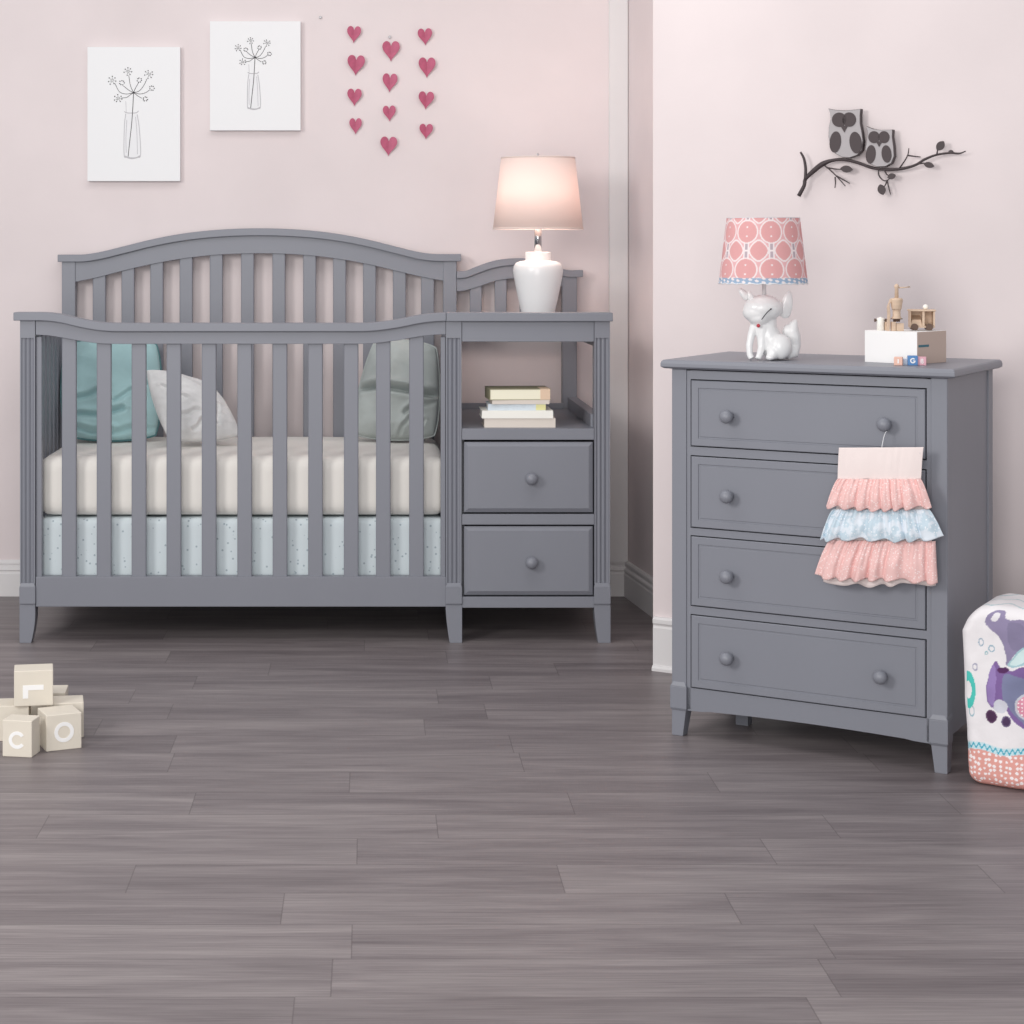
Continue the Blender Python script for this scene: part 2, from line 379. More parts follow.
# ================================================================== CRIB WITH CHANGER
YF = 5.75                                     # front faces
YB = 6.47                                     # headboard faces
fx = lambda p: PX(p, YF); fz = lambda p: PZ(p, YF)
bx = lambda p: PX(p, YB); bz = lambda p: PZ(p, YB)
crib = tag(empty('crib', (fx(315), (YF + YB) / 2, 0)), 'grey slatted crib with attached changing table and two drawers', 'crib')
G = M['grey']
def post(x0, x1, y0, y1, ztop, taper_side, zleg=.127):
    """front post: plain top block, three flutes, chamfered foot block, tapered leg"""
    m = MB(); w = x1 - x0
    m.box(x0, x1, y0, y1, fz(338), ztop)
    gw = w * .135; pts = [(x0, y0)]
    for k in range(3):
        c = x0 + w * (.22 + .28 * k)
        for j in range(7):
            a = math.pi * j / 6; pts.append((c - gw * math.cos(a), y0 + .0055 * math.sin(a)))
    pts += [(x1, y0), (x1, y1), (x0, y1)]
    m.prism(pts, fz(584), fz(338))
    p = m.build('post', G, crib)
    l = MB()
    # foot block
    zb, zt = fz(605), fz(583); o = .005
    l.hexa([(x0, y0, zb), (x1, y0, zb), (x1, y1, zb), (x0, y1, zb), (x0, y0 - .001, zb + .004), (x1, y0 - .001, zb + .004), (x1, y1, zb + .004), (x0, y1, zb + .004)])
    l.hexa([(x0 - o * .3, y0 - o, zb + .004), (x1 + o * .3, y0 - o, zb + .004), (x1, y1, zb + .004), (x0, y1, zb + .004), (x0 - o * .3, y0 - o, zt - .012), (x1 + o * .3, y0 - o, zt - .012), (x1, y1, zt - .012), (x0, y1, zt - .012)])
    l.hexa([(x0 - o * .3, y0 - o, zt - .012), (x1 + o * .3, y0 - o, zt - .012), (x1, y1, zt - .012), (x0, y1, zt - .012), (x0 + .003, y0, zt), (x1 - .003, y0, zt), (x1, y1, zt), (x0, y1, zt)])
    N = 8; ring = []
    for i in range(N + 1):
        t = i / N; z = zb * (1 - t)
        tp = w * .26 * t ** 1.6
        if taper_side == 'r': a, b = x0 - .002, x1 - tp + .003 * math.sin(math.pi * t)
        else: a, b = x0 + tp - .001, x1 + .002
        yb = y1 - (y1 - y0) * .25 * t ** 1.6
        ring.append([l.v((a, y0, z)), l.v((b, y0, z)), l.v((b, yb, z)), l.v((a, yb, z))])
    for a, b in zip(ring, ring[1:]):
        for k in range(4): l.face([a[k], a[(k + 1) % 4], b[(k + 1) % 4], b[k]])
    l.face(ring[0]); l.face(ring[-1][::-1])
    l.build('leg', G, p, bevel=.0012)
    return p
PD = .05
post(fx(20), fx(35), YF, YF + PD, fz(320.5), 'r')
post(fx(446), fx(461.5), YF, YF + PD, fz(320.5), 'l')
post(fx(594.5), fx(610), YF, YF + PD, fz(321), 'l')
# stiles beside the posts (front frame)
for a, b in ((35.3, 41), (441, 445.7)):
    MB().box(fx(a), fx(b), YF + .012, YF + .042, fz(578), fz(337)).build('stile', G, crib, bevel=.0015)
# front rail with dipped cap
ft = hermite([(14, 312.3), (40, 312.3), (60, 314.2), (80, 318.8), (100, 322.2), (120, 323.2), (200, 323.2), (300, 323.2), (360, 323.2), (378, 322.2), (400, 319), (420, 315), (436, 313.2), (446, 312.8)])
rb = hermite([(35, 334.8), (48, 335.6), (60, 337.4), (80, 341), (100, 343.6), (120, 344), (200, 344), (360, 344), (378, 343), (400, 340), (420, 336.5), (436, 334.8), (446, 334.5)])
xs = [14 + (446 - 14) * i / 90 for i in range(91)]
MB().strip([fx(x) for x in xs], [fz(ft(x)) for x in xs], [fz(ft(x) + 8.2) for x in xs], YF - .012, YF + PD + .004).build('cap_rail', G, crib, bevel=.002)
xs = [35.4 + (445.8 - 35.4) * i / 90 for i in range(91)]
MB().strip([fx(x) for x in xs], [fz(ft(x) + 8.2) for x in xs], [fz(rb(x)) for x in xs], YF + .003, YF + .040).build('top_rail', G, crib, bevel=.0012)
for x0 in (61, 96, 131, 166, 201.3, 237, 272.4, 308, 343.8, 376, 409.3):
    MB().box(fx(x0), fx(x0 + 14.6), YF + .012, YF + .030, fz(578), fz(rb(x0 + 7) - 4)).build('slat', G, crib, bevel=.003)
MB().box(fx(35.4), fx(446), YF + .004, YF + .040, fz(607), fz(577)).build('bottom_rail', G, crib, bevel=.0015)
# side panels (left end, and between crib and changer)
def sidepanel(xa, xb):
    y0, y1 = YF + PD, YB + .005
    MB().box(xa, xb, y0, y1, .935, .966).build('side_rail', G, crib, bevel=.002)
    MB().box(xa, xb, y0, y1, .12, .20).build('side_rail', G, crib, bevel=.002)
    n = 9
    for i in range(n):
        yc = y0 + (i + .5) * (y1 - y0) / n
        MB().box((xa + xb) / 2 - .009, (xa + xb) / 2 + .009, yc - .023, yc + .023, .19, .945).build('slat', G, crib, bevel=.003)
sidepanel(fx(22), fx(33)); sidepanel(fx(448.5), fx(459))
# headboard
ht = hermite([(58, 254.6), (80, 254.6), (97, 252.6), (125, 246), (150, 239.8), (180, 234), (215, 230), (259.5, 228.3), (304, 230), (339, 234), (369, 239.8), (394, 246), (422, 252.6), (439, 254), (461, 254)])
hb = hermite([(75, 282), (100, 276.8), (120, 271.5), (150, 264.5), (180, 259), (215, 255), (259.5, 253.4), (304, 255), (339, 259), (369, 264.5), (399, 271.5), (420, 276.5), (444, 281)])
xs = [58 + (461 - 58) * i / 90 for i in range(91)]
MB().strip([bx(x) for x in xs], [bz(ht(x)) for x in xs], [bz(ht(x) + 7.3) for x in xs], YB - .010, YB + .05).build('headboard_cap', G, crib, bevel=.002)
xs = [75 + (444 - 75) * i / 90 for i in range(91)]
MB().strip([bx(x) for x in xs], [bz(ht(x) + 7.2) for x in xs], [bz(hb(x)) for x in xs], YB + .004, YB + .034).build('headboard_rail', G, crib, bevel=.0012)
def backpost(a, b, ztop):
    m = MB(); m.box(bx(a), bx(b), YB, YB + .045, .12, ztop)
    p = m.build('post', G, crib, bevel=.0015)
    x0, x1 = bx(a), bx(b)
    MB().hexa([(x0 + .006, YB + .008, 0), (x1 - .006, YB + .008, 0), (x1 - .004, YB + .045, 0), (x0 + .004, YB + .045, 0), (x0, YB, .12), (x1, YB, .12), (x1, YB + .045, .12), (x0, YB + .045, .12)]).build('leg', G, p)
backpost(61.8, 75.2, bz(261.5)); backpost(443.3, 456.6, bz(261)); backpost(562.5, 577, bz(276.5))
for x0 in (92.2, 121, 149.8, 179.2, 209.4, 240.8, 272.2, 303, 333, 363, 393, 421.3):
    MB().box(bx(x0), bx(x0 + 13), YB + .010, YB + .028, .22, bz(hb(x0 + 6.5) - 4)).build('slat', G, crib, bevel=.003)
MB().box(bx(75), bx(444), YB + .004, YB + .036, .14, .24).build('bottom_rail', G, crib, bevel=.0015)
# changer back arch
ct = hermite([(456.8, 271.2), (466, 270.8), (476, 267), (492, 261.5), (507, 258.8), (519.5, 258.2), (532, 258.8), (547, 261.5), (556, 265.5), (564, 269.4), (583, 270)])
cb_ = hermite([(456.8, 291.5), (465, 290.6), (480, 286.2), (495, 281.2), (507, 279), (519.5, 278.4), (532, 279), (545, 281.4), (563, 287)])
xs = [456.8 + (583 - 456.8) * i / 50 for i in range(51)]
MB().strip([bx(x) for x in xs], [bz(ct(x)) for x in xs], [bz(ct(x) + 7) for x in xs], YB - .008, YB + .048).build('changer_back_cap', G, crib, bevel=.002)
xs = [456.8 + (562.5 - 456.8) * i / 40 for i in range(41)]
MB().strip([bx(x) for x in xs], [bz(ct(x) + 7) for x in xs], [bz(cb_(x)) for x in xs], YB + .004, YB + .034).build('changer_back_rail', G, crib, bevel=.0012)
for x0 in (470, 495, 520, 543):
    MB().box(bx(x0), bx(x0 + 12), YB + .010, YB + .028, .93, bz(cb_(x0 + 6) - 4)).build('slat', G, crib, bevel=.003)
MB().box(bx(456.8), bx(562.5), YB + .004, YB + .036, .915, .945).build('changer_back_rail', G, crib, bevel=.0015)
# changer front top, tray, apron
MB().box(fx(446.2), fx(612.5), YF - .012, YF + PD + .004, fz(321.3), fz(312.6)).build('changer_cap', G, crib, bevel=.002)
MB().box(fx(461.8), fx(594.3), YF + .004, YF + .026, fz(341.8), fz(321.3)).build('apron', G, crib, bevel=.0015)
MB().box(fx(459.8), fx(605), YF + .027, 6.27, .932, .946).build('changing_tray', G, crib)
MB().box(fx(597), fx(607), YF + PD, YB, .900, .960).build('changer_side_rail', G, crib, bevel=.002)
# shelf with raised rims
SZ = fz(428.6)
m = MB(); m.box(fx(461.8), fx(594.3), YF + .002, YF + .03, fz(440), SZ); m.box(fx(461.8), fx(604), YF + .03, YB, SZ - .018, SZ)
m.build('shelf', G, crib, bevel=.0015)
MB().box(fx(461.8), bx(563), YB - .016, YB - .001, SZ, SZ + .020).build('shelf_rim', G, crib, bevel=.0012)
MB().box(fx(592.5), fx(603), YF + PD, YB, SZ, SZ + .040).build('shelf_rim', G, crib, bevel=.0012)
MB().box(fx(462), fx(594.3), YF + .002, YF + .03, fz(524.8), fz(514.3)).build('drawer_divider', G, crib, bevel=.001)
MB().box(fx(462), fx(594.3), YF + .002, YF + .03, fz(608), fz(597)).build('bottom_rail', G, crib, bevel=.0015)
MB().box(fx(597), fx(606), YF + PD, YB + .02, .13, SZ - .018).build('cabinet_side', G, crib)
MB().box(fx(461.8), fx(465), YF + PD, YB - .02, .13, SZ - .018).build('cabinet_side', G, crib)
MB().box(fx(465), fx(597), YB - .012, YB, .13, SZ - .018).build('cabinet_back', G, crib)
MB().box(fx(465), fx(597), YF + .03, YB - .012, .125, .137).build('cabinet_bottom', G, crib)
def knob(parent, c, r=.019, frame_world=True, out=.028):
    x, y, z = c
    prof = [(.010, 0), (.0095, -.003), (.0065, -.008), (.0065, -.011)]
    for i in range(10):
        a = R(-62 + 147 * i / 9); prof.append((r * math.cos(a), -(.011 + .016) - r * .82 * math.sin(a)))
    prof.append((.0002, -(.027) - r * .8205))
    return MB().lathe(prof, (x, y, z), 28, 'y').build('knob', G, parent, world=frame_world)
def drawer_front(x0, x1, z0, z1, y, inset, depth, th=.02):
    m = MB()
    q = lambda a, yy: [m.v((x0 + a, yy, z0 + a)), m.v((x1 - a, yy, z0 + a)), m.v((x1 - a, yy, z1 - a)), m.v((x0 + a, yy, z1 - a))]
    rings = [q(0, y + th), q(0, y + depth), q(inset, y)]
    for a, b in zip(rings, rings[1:]):
        for k in range(4): m.face([a[k], a[(k + 1) % 4], b[(k + 1) % 4], b[k]])
    m.face(rings[-1]); m.face(rings[0][::-1])
    return m
for (t, b) in ((442.2, 512.6), (526.6, 595.4)):
    m = drawer_front(fx(464.2), fx(593), fz(b), fz(t), YF + .001, .013, .007)
    m.box(fx(468), fx(589), YF + .021, YF + .55, fz(b) + .008, fz(t) - .02)
    d = m.build('drawer', G, crib)
    knob(d, (fx(531), YF + .001, (fz(t) + fz(b)) / 2 - .002))

# ---- mattresses
def softbox(name, label, cat, mt, x0, x1, y0, y1, z0, z1, r, crown, seed=0):
    m = MB(); nx, ny, nz = 60, 30, 12
    cx, cy, cz = (x0 + x1) / 2, (y0 + y1) / 2, (z0 + z1) / 2; hx, hy, hz = (x1 - x0) / 2, (y1 - y0) / 2, (z1 - z0) / 2
    def shape(p):
        q = Vector((max(-hx + r, min(hx - r, p[0])), max(-hy + r, min(hy - r, p[1])), max(-hz + r, min(hz - r, p[2]))))
        d = Vector(p) - q
        if d.length > 1e-9: d = d.normalized() * r
        o = q + d
        if o.z > hz * .5: o.z += crown * (1 - (o.x / hx) ** 2) * (1 - (o.y / hy) ** 2) + .003 * noise.noise(Vector((o.x * 9 + seed, o.y * 9, 0)))
        return (cx + o.x, cy + o.y, cz + o.z)
    bm2 = m.bm
    def sheet(f, nu, nv): m.grid(lambda u, v: shape(f(u * 2 - 1, v * 2 - 1)), nu, nv)
    sheet(lambda a, b: (a * hx, b * hy, hz), nx, ny); sheet(lambda a, b: (a * hx, b * hy, -hz), nx, ny)
    sheet(lambda a, b: (a * hx, -hy, b * hz), nx, nz); sheet(lambda a, b: (a * hx, hy, b * hz), nx, nz)
    sheet(lambda a, b: (-hx, a * hy, b * hz), ny, nz); sheet(lambda a, b: (hx, a * hy, b * hz), ny, nz)
    bmesh.ops.remove_doubles(bm2, verts=bm2.verts[:], dist=.0004)
    o = m.build(name, mt); return tag(o, label, cat)
YM = YF + .06
softbox('mattress', 'cream fitted crib mattress lying on the dotted lower mattress', 'mattress', M['sheet'], PX(38.5, YM), PX(445.5, YM), YM, YB - .01, PZ(516.3, YM), .560, .035, .010)
softbox('box_spring', 'pale blue dotted lower mattress resting at the base of the crib', 'mattress', M['dots'], PX(38.5, YM), PX(445.5, YM), YM, YB - .01, .166, PZ(516.3, YM) - .006, .014, -.002, 3)
MB().box(fx(36), fx(446), YF + .045, YB, .150, .163).build('mattress_support', G, crib)

# ---- cushions (lying between four corners)
def cushion(name, label, mt, corners, thick, seed, wrinkle=.006, piping=None, creases=()):
    C = [Vector(c) for c in corners]       # TL TR BR BL
    n = ((C[1] - C[0]).cross(C[3] - C[0])).normalized()
    m = MB(); N = 64
    def base(u, v):
        a, b = 2 * u - 1, 2 * v - 1; k_ = 1 - .13 * (a * b) ** 2
        uu = (a * k_ * (1 - .02 * (1 - b * b)) + 1) / 2; vv = (b * k_ * (1 - .02 * (1 - a * a)) + 1) / 2
        return (C[0] * (1 - uu) + C[1] * uu) * (1 - vv) + (C[3] * (1 - uu) + C[2] * uu) * vv
    def puff(u, v): return (max(0, math.sin(math.pi * u)) ** .45) * (max(0, math.sin(math.pi * v)) ** .45)
    def f(sg):
        def g(u, v):
            p = base(u, v); q = puff(u, v)
            w = noise.noise(Vector((u * 4 + seed, v * 4, sg))) * 1.0 + noise.ridged_multi_fractal(Vector((u * 1.6 + v * .8 + seed, v * 3.6 - u * .9, 2)), 1, 2, 3, 1, 2) * .55
            cr = 0
            for (a0, b0, a1, b1, am, wd) in creases:
                L2 = (a1 - a0) ** 2 + (b1 - b0) ** 2; t = max(0, min(1, ((u - a0) * (a1 - a0) + (v - b0) * (b1 - b0)) / L2))
                dx, dy = u - a0 - t * (a1 - a0), v - b0 - t * (b1 - b0) + .015 * math.sin(t * 7 + a0 * 9); d_ = math.hypot(dx, dy)
                cr += -am * math.exp(-(d_ / wd) ** 2) + am * .6 * math.exp(-((d_ - 2 * wd) / (1.3 * wd)) ** 2) * (1 if dy < 0 else .4)
            return p + n * sg * (thick / 2 * q + (wrinkle * w + cr) * min(1, q * 1.5))
        return g
    a = m.grid(f(1), N, N); b = m.grid(f(-1), N, N)
    bmesh.ops.remove_doubles(m.bm, verts=m.bm.verts[:], dist=.0008)
    o = m.build(name, mt, subsurf=1); tag(o, label, 'pillow')
    if piping:
        pts = [base(i / 20, 0) for i in range(21)] + [base(1, i / 20) for i in range(1, 21)] + [base(1 - i / 20, 1) for i in range(1, 21)] + [base(0, 1 - i / 20) for i in range(1, 20)]
        mm = MB(); mm.tube(pts + [pts[0]], .0035, 6)
        mm.build('piping', piping, o)
    return o
def q(px, py, Y): return (PX(px, Y), Y, PZ(py, Y))
cushion('pillow', 'square teal pillow leaning in the left corner of the crib', M['teal'], [q(60, 338, 6.33), q(163, 338, 6.36), q(162, 442, 6.21), q(60, 442, 6.21)], .11, 3, .010, M['tealdark'], ((.0, .68, .45, .52, .016, .022), (.05, .80, .62, .74, .018, .022), (.0, .91, .50, .93, .022, .022), (.55, .64, .98, .42, .012, .02), (.5, .93, .98, .90, .014, .02), (.3, .07, .9, .06, .008, .012)))
cushion('pillow', 'mottled white pillow slumped against the teal pillow', M['softwhite'], [q(140, 364, 6.12), q(214, 382, 6.17), q(247, 439, 6.06), q(166, 445, 6.02)], .09, 9, .010, None, ((.2, .7, .5, .62, .010, .022), (.35, .88, .6, .70, .012, .022), (.7, .8, .8, .5, .010, .02), (.15, .3, .4, .45, .008, .02)))
cushion('pillow', 'grey-green pillow slumped at the right end of the crib', M['softgrey'], [q(371, 337, 6.33), q(440.5, 342, 6.30), q(440.5, 442, 6.20), q(346, 440, 6.22)], .13, 17, .010, M['softgrey'], ((-.05, .52, 1.05, .56, .034, .028), (.62, .75, 1.0, .60, .014, .02), (.55, .98, .68, .80, .012, .018), (.72, .98, .84, .84, .012, .016)))

# ================================================================== LAMP ON THE CHANGER
YL = 6.12; k = YL / FPX; lx = PX(538, YL); tz = .946
lamp = tag(empty('table_lamp', (lx, YL, tz)), 'white ceramic table lamp with glowing warm white drum shade on the changing table', 'lamp')
zz = lambda py: PZ(py, YL)
prof = [(.045, tz), (.048, tz + .003)]
for px_, py in ((14.5, 322), (17, 311), (19.5, 300), (22, 288), (24.3, 276), (24.9, 270.5), (24.2, 266), (22, 262.8), (18, 261.2), (13.2, 260.4), (12.6, 259.5), (12.8, 252.8), (12.2, 252), (3, 251.8)):
    prof.append((px_ * k, zz(py)))
f_ = prof
MB().lathe(prof, (lx, YL, 0), 64).build('lamp_base', M['ceramic'], lamp)
MB().lathe([(3.6 * k, zz(253)), (3.6 * k, zz(228)), (2.2 * k, zz(227)), (2.2 * k, zz(158)), (1.0 * k, zz(157)), (1.2 * k, zz(155)), (.2 * k, zz(153))], (lx, YL, 0), 24).build('lamp_neck', M['chrome'], lamp)
r0, r1 = 45 * k, 36.8 * k; z0, z1 = zz(229.3), zz(157.5)
MB().lathe([(r0, z0), (r1, z1), (r1 - .0015, z1), (r0 - .0015, z0)], (lx, YL, 0), 96, closed=True).build('lamp_shade', M['shade'], lamp)
m = MB()
for zc, rr in ((z0 + .002, r0), (z1 - .002, r1)): MB().lathe([(rr + .0008, zc - .0025), (rr + .0008, zc + .0025), (rr - .003, zc + .0025), (rr - .003, zc - .0025)], (lx, YL, 0), 96, closed=True).build('shade_rim', M['shade'], lamp)
m = MB()
for a in range(3):
    an = a * 2.094 + .4; m.tube([(lx, YL, z1 - .012), (lx + (r1 - .001) * math.cos(an), YL + (r1 - .001) * math.sin(an), z1 - .004)], .0012, 6)
m.build('shade_spider', M['chrome'], lamp)
for pz in (180, 209):
    bl = bpy.data.lights.new('bulb', 'POINT'); bl.energy = 1.5; bl.color = (1, .82, .73); bl.shadow_soft_size = .06
    bo = bpy.data.objects.new('bulb', bl); COL.objects.link(bo); bo.parent = lamp; bo.location = (0, 0, zz(pz) - tz)

# ================================================================== BOOKS
def book(x0, x1, zlo, zhi, y0, depth, cover, pages, label, yaw=0, patch=None, spine='back'):
    r = tag(empty('book', ((x0 + x1) / 2, y0 + depth / 2, zlo), R(yaw)), label, 'book', 'books stacked on the changer shelf')
    w = (x1 - x0) / 2; d = depth / 2; h = zhi - zlo; ct_ = min(.0022, h * .12); m = MB()
    m.box(-w, w, -d, d, 0, ct_); m.box(-w, w, -d, d, h - ct_, h)
    if spine == 'back': m.box(-w, w, d - ct_, d, ct_, h - ct_)
    if spine == 'front': m.box(-w, w, -d, -d + ct_, ct_, h - ct_)
    if spine == 'left': m.box(-w, -w + ct_, -d, d, ct_, h - ct_)
    if patch:
        m.mi = 1; yy = -d - .0006
        m.box(w * patch[0], w * patch[1], yy, yy + .001, ct_ * .5, h - ct_ * .5)
        m.box(w * patch[0], w * patch[1], yy, d * .2, h - .0002, h + .0004)
    m.build('cover', [cover, patch[2]] if patch else cover, r, world=False)
    a = .003
    MB().box(-w + (ct_ if spine == 'left' else a), w - a, -d + (ct_ if spine == 'front' else .0012), d - (ct_ if spine == 'back' else a), ct_, h - ct_).build('pages', pages, r, world=False)
    return r
YK = YF + .035
kx = lambda p: PX(p, YK); kz = lambda p: PZ(p, YK)
Z0 = SZ; hs = [.0283, .0235, .0195, .0125, .0345]
book(kx(484.3), kx(555.5), Z0, Z0 + hs[0], YK, .15, M['beige'], M['beige'], 'beige book at the bottom of the stack on the shelf', 0, spine='front'); Z0 += hs[0]
book(kx(481.8), kx(553), Z0, Z0 + hs[1], YK - .004, .15, M['ivory'], M['ivory'], 'ivory book second from the bottom of the stack', 0, spine='front'); Z0 += hs[1]
book(kx(488), kx(546), Z0, Z0 + hs[2], YK + .008, .12, M['bookblue'], M['ivory'], 'pale blue book with yellow end in the middle of the stack', 0, patch=(.66, 1.0, M['bookyel']), spine='front'); Z0 += hs[2]
book(kx(491.5), kx(549), Z0, Z0 + hs[3], YK + .004, .12, M['beige'], M['beige'], 'thin beige book lying directly under the topmost book', 2, spine='front'); Z0 += hs[3]
book(kx(488.5), kx(550), Z0, Z0 + hs[4], YK + .004, .13, M['olive'], M['cream'], 'thick yellowish book with peach corner on top of the stack', 3, patch=(.66, .98, M['bookpeach']), spine='left')

# ================================================================== WALL ART
def canvas(x0, x1, y0, y1, node, sc, label):
    Yc = YW - .028; X0, X1 = PX(x0, Yc), PX(x1, Yc); Z1, Z0_ = PZ(y0, Yc), PZ(y1, Yc)
    r = tag(empty('canvas_picture', ((X0 + X1) / 2, YW - .014, Z0_)), label, 'picture', 'botanical canvases on the pink wall')
    m = MB(); m.box(X0, X1, Yc, YW - .001, Z0_, Z1)
    kk = Yc / FPX
    def P(cx_, cy_, d=.0004): return (PX(node[0], Yc) + (cx_ - 215) / 6.4 * sc * kk, Yc - d, PZ(node[1], Yc) - (cy_ - 465) / 6.4 * sc * kk)
    def line(pts, wd, mi, d=.0006):
        m.mi = mi; pts = smooth_path([P(a, b, d) for a, b in pts], 5); ww = wd * kk / 2
        L_, R_ = [], []
        for i, p in enumerate(pts):
            t = (pts[min(i + 1, len(pts) - 1)] - pts[max(i - 1, 0)]).normalized(); nn = Vector((-t.z, 0, t.x)) * ww
            L_.append(m.v(p + nn)); R_.append(m.v(p - nn))
        for i in range(len(pts) - 1): m.face([L_[i], L_[i + 1], R_[i + 1], R_[i]])
    def dot(a, b, rad, mi):
        m.mi = mi; c = Vector(P(a, b, .0007)); m.face([m.v(c + Vector((math.cos(t * .785), 0, math.sin(t * .785))) * rad * kk) for t in range(8)])
    m.mi = 2
    body = [(165, 600), (156, 680), (154, 860), (170, 880), (205, 888), (240, 880), (260, 860), (252, 700), (238, 605)]
    m.face([m.v(P(a, b, .0003)) for a, b in body])
    line(body[:4] + [(205, 888)] + body[5:], .7, 3, .0005)
    line([(156, 586), (170, 594), (200, 596), (232, 594), (247, 582)], .8, 3)
    line([(158, 872), (180, 880), (205, 884), (232, 882), (256, 870)], 1.2, 3)
    line([(228, 620), (236, 720), (240, 860)], .5, 3); line([(172, 640), (166, 750), (168, 850)], .5, 3); line([(165, 520), (168, 590)], .4, 3)
    line([(215, 465), (210, 560), (203, 660), (190, 780), (180, 875)], .65, 1)
    for br in ([(215, 465), (195, 420), (184, 355)], [(215, 465), (185, 450), (150, 422)], [(215, 465), (170, 474), (125, 460), (95, 405)], [(215, 465), (190, 482), (170, 496), (135, 500)],
               [(215, 465), (228, 435), (246, 402)], [(215, 465), (250, 455), (280, 420), (300, 378)], [(215, 465), (255, 474), (290, 466), (318, 448)], [(215, 465), (240, 485), (268, 502)]):
        line(br, .5, 1)
    rnd = random.Random(4)
    for a, b in ((180, 330), (140, 402), (78, 388), (116, 502), (252, 385), (313, 348), (332, 436), (290, 506)):
        big = (a, b) in ((180, 330), (78, 388), (116, 502), (313, 348))
        for t in range(7):
            an = t * .897 + .3 * rnd.random(); rr = (26 if big else 15) * (.85 + .2 * rnd.random())
            dot(a + rr * math.cos(an), b + rr * math.sin(an), .62 * sc ** .5, 1)
            if big: line([(a + 4 * math.cos(an), b + 4 * math.sin(an)), (a + rr * .7 * math.cos(an), b + rr * .7 * math.sin(an))], .35, 1)
    dot(215, 465, 1.1, 1)
    m.build('canvas', [M['canvas'], M['ink'], M['wash'], M['washline']], r, recalc=False)
canvas(87.5, 180, 47, 181, (133.6, 92.6), 1.0, 'taller white canvas with flower stem in bottle drawing, the one hung lower')
canvas(210, 300.5, 21.3, 130.3, (255, 57.4), .79, 'smaller white canvas with flower stem in bottle drawing, hung higher and nearer the hearts')

# hearts
def heart(px, py, w, h_, label, fold, tilt):
    Yh = YW - .004; m = MB(); kk = Yh / FPX; pts = []
    N = 40
    for i in range(N):
        t = 2 * math.pi * i / N
        x = 16 * math.sin(t) ** 3; z = 13 * math.cos(t) - 5 * math.cos(2 * t) - 2 * math.cos(3 * t) - math.cos(4 * t)
        pts.append((x / 32, (z + 2.5) / 29))
    c = Vector((PX(px, Yh), Yh, PZ(py, Yh))); W_, H_ = w * kk, h_ * kk
    ca, sa = math.cos(tilt), math.sin(tilt)
    def P(x, z, d):
        X = x * W_; Z = z * H_
        return (c.x + X * ca - Z * sa, Yh - abs(x) * W_ * fold - d, c.z + X * sa + Z * ca)
    # columns of faces across the shape so the two wings fold
    K = 13
    right = [p for p in pts]
    cols_ = []
    for j in range(-K, K + 1):
        x = .5 * math.sin(j / K * math.pi / 2)
        zs = []
        for a, b in zip(pts, pts[1:] + pts[:1]):
            if (a[0] - x) * (b[0] - x) <= 0 and abs(a[0] - b[0]) > 1e-9: zs.append(a[1] + (b[1] - a[1]) * (x - a[0]) / (b[0] - a[0]))
        if not zs: zs = [.1, .1]
        cols_.append((x, min(zs), max(zs)))
    F_ = [[m.v(P(x, a + (b - a) * s_ / 4, .0012)) for s_ in range(5)] for x, a, b in cols_]
    B_ = [[m.v(P(x, a + (b - a) * s_ / 4, 0)) for s_ in range(5)] for x, a, b in cols_]
    for i in range(2 * K):
        for s_ in range(4):
            m.face([F_[i][s_], F_[i + 1][s_], F_[i + 1][s_ + 1], F_[i][s_ + 1]]); m.face([B_[i][s_ + 1], B_[i + 1][s_ + 1], B_[i + 1][s_], B_[i][s_]])
        m.face([F_[i][0], B_[i][0], B_[i + 1][0], F_[i + 1][0]]); m.face([F_[i][4], F_[i + 1][4], B_[i + 1][4], B_[i][4]])
    bmesh.ops.remove_doubles(m.bm, verts=m.bm.verts[:], dist=.00001)
    tag(m.build('paper_heart', M['heart']), label, 'heart', 'folded paper hearts on the wall')
rows = ['topmost', 'second from the top', 'third from the top', 'lowest']
cl = [('left', [(354, 34.7, 14, 17), (356, 65.5, 17.5, 20.5), (354.5, 97.5, 14.5, 17.5), (355.6, 126.4, 12.5, 16.5)]),
      ('middle', [(391, 51.4, 17.5, 20.5), (389.8, 83, 15, 19), (389.4, 113.6, 13, 16), (388.6, 146.4, 17, 19.5)]),
      ('right', [(425, 37, 14.5, 17), (426.9, 67.8, 17, 20.5), (426, 100.6, 15.5, 18), (426, 131.6, 13.5, 15.5)])]
rnd = random.Random(7)
for cn, L_ in cl:
    for rn, (a, b, c, d) in zip(rows, L_):
        heart(a, b, c, d, 'pink paper heart, %s in the %s column of hearts' % (rn, cn), .30 + .25 * rnd.random(), (rnd.random() - .5) * .12)
for (a, b, lab) in ((320.5, 17.5, 'small pale nail in the wall between the higher canvas and the hearts'), (389.7, 37.2, 'small nail just above the middle column of hearts')):
    tag(MB().lathe([(.0035, -.006), (.005, -.006), (.005, -.004), (.002, -.004), (.002, 0)], (PX(a, YW), YW, PZ(b, YW)), 12, 'y').build('nail', M['nail']), lab, 'nail')

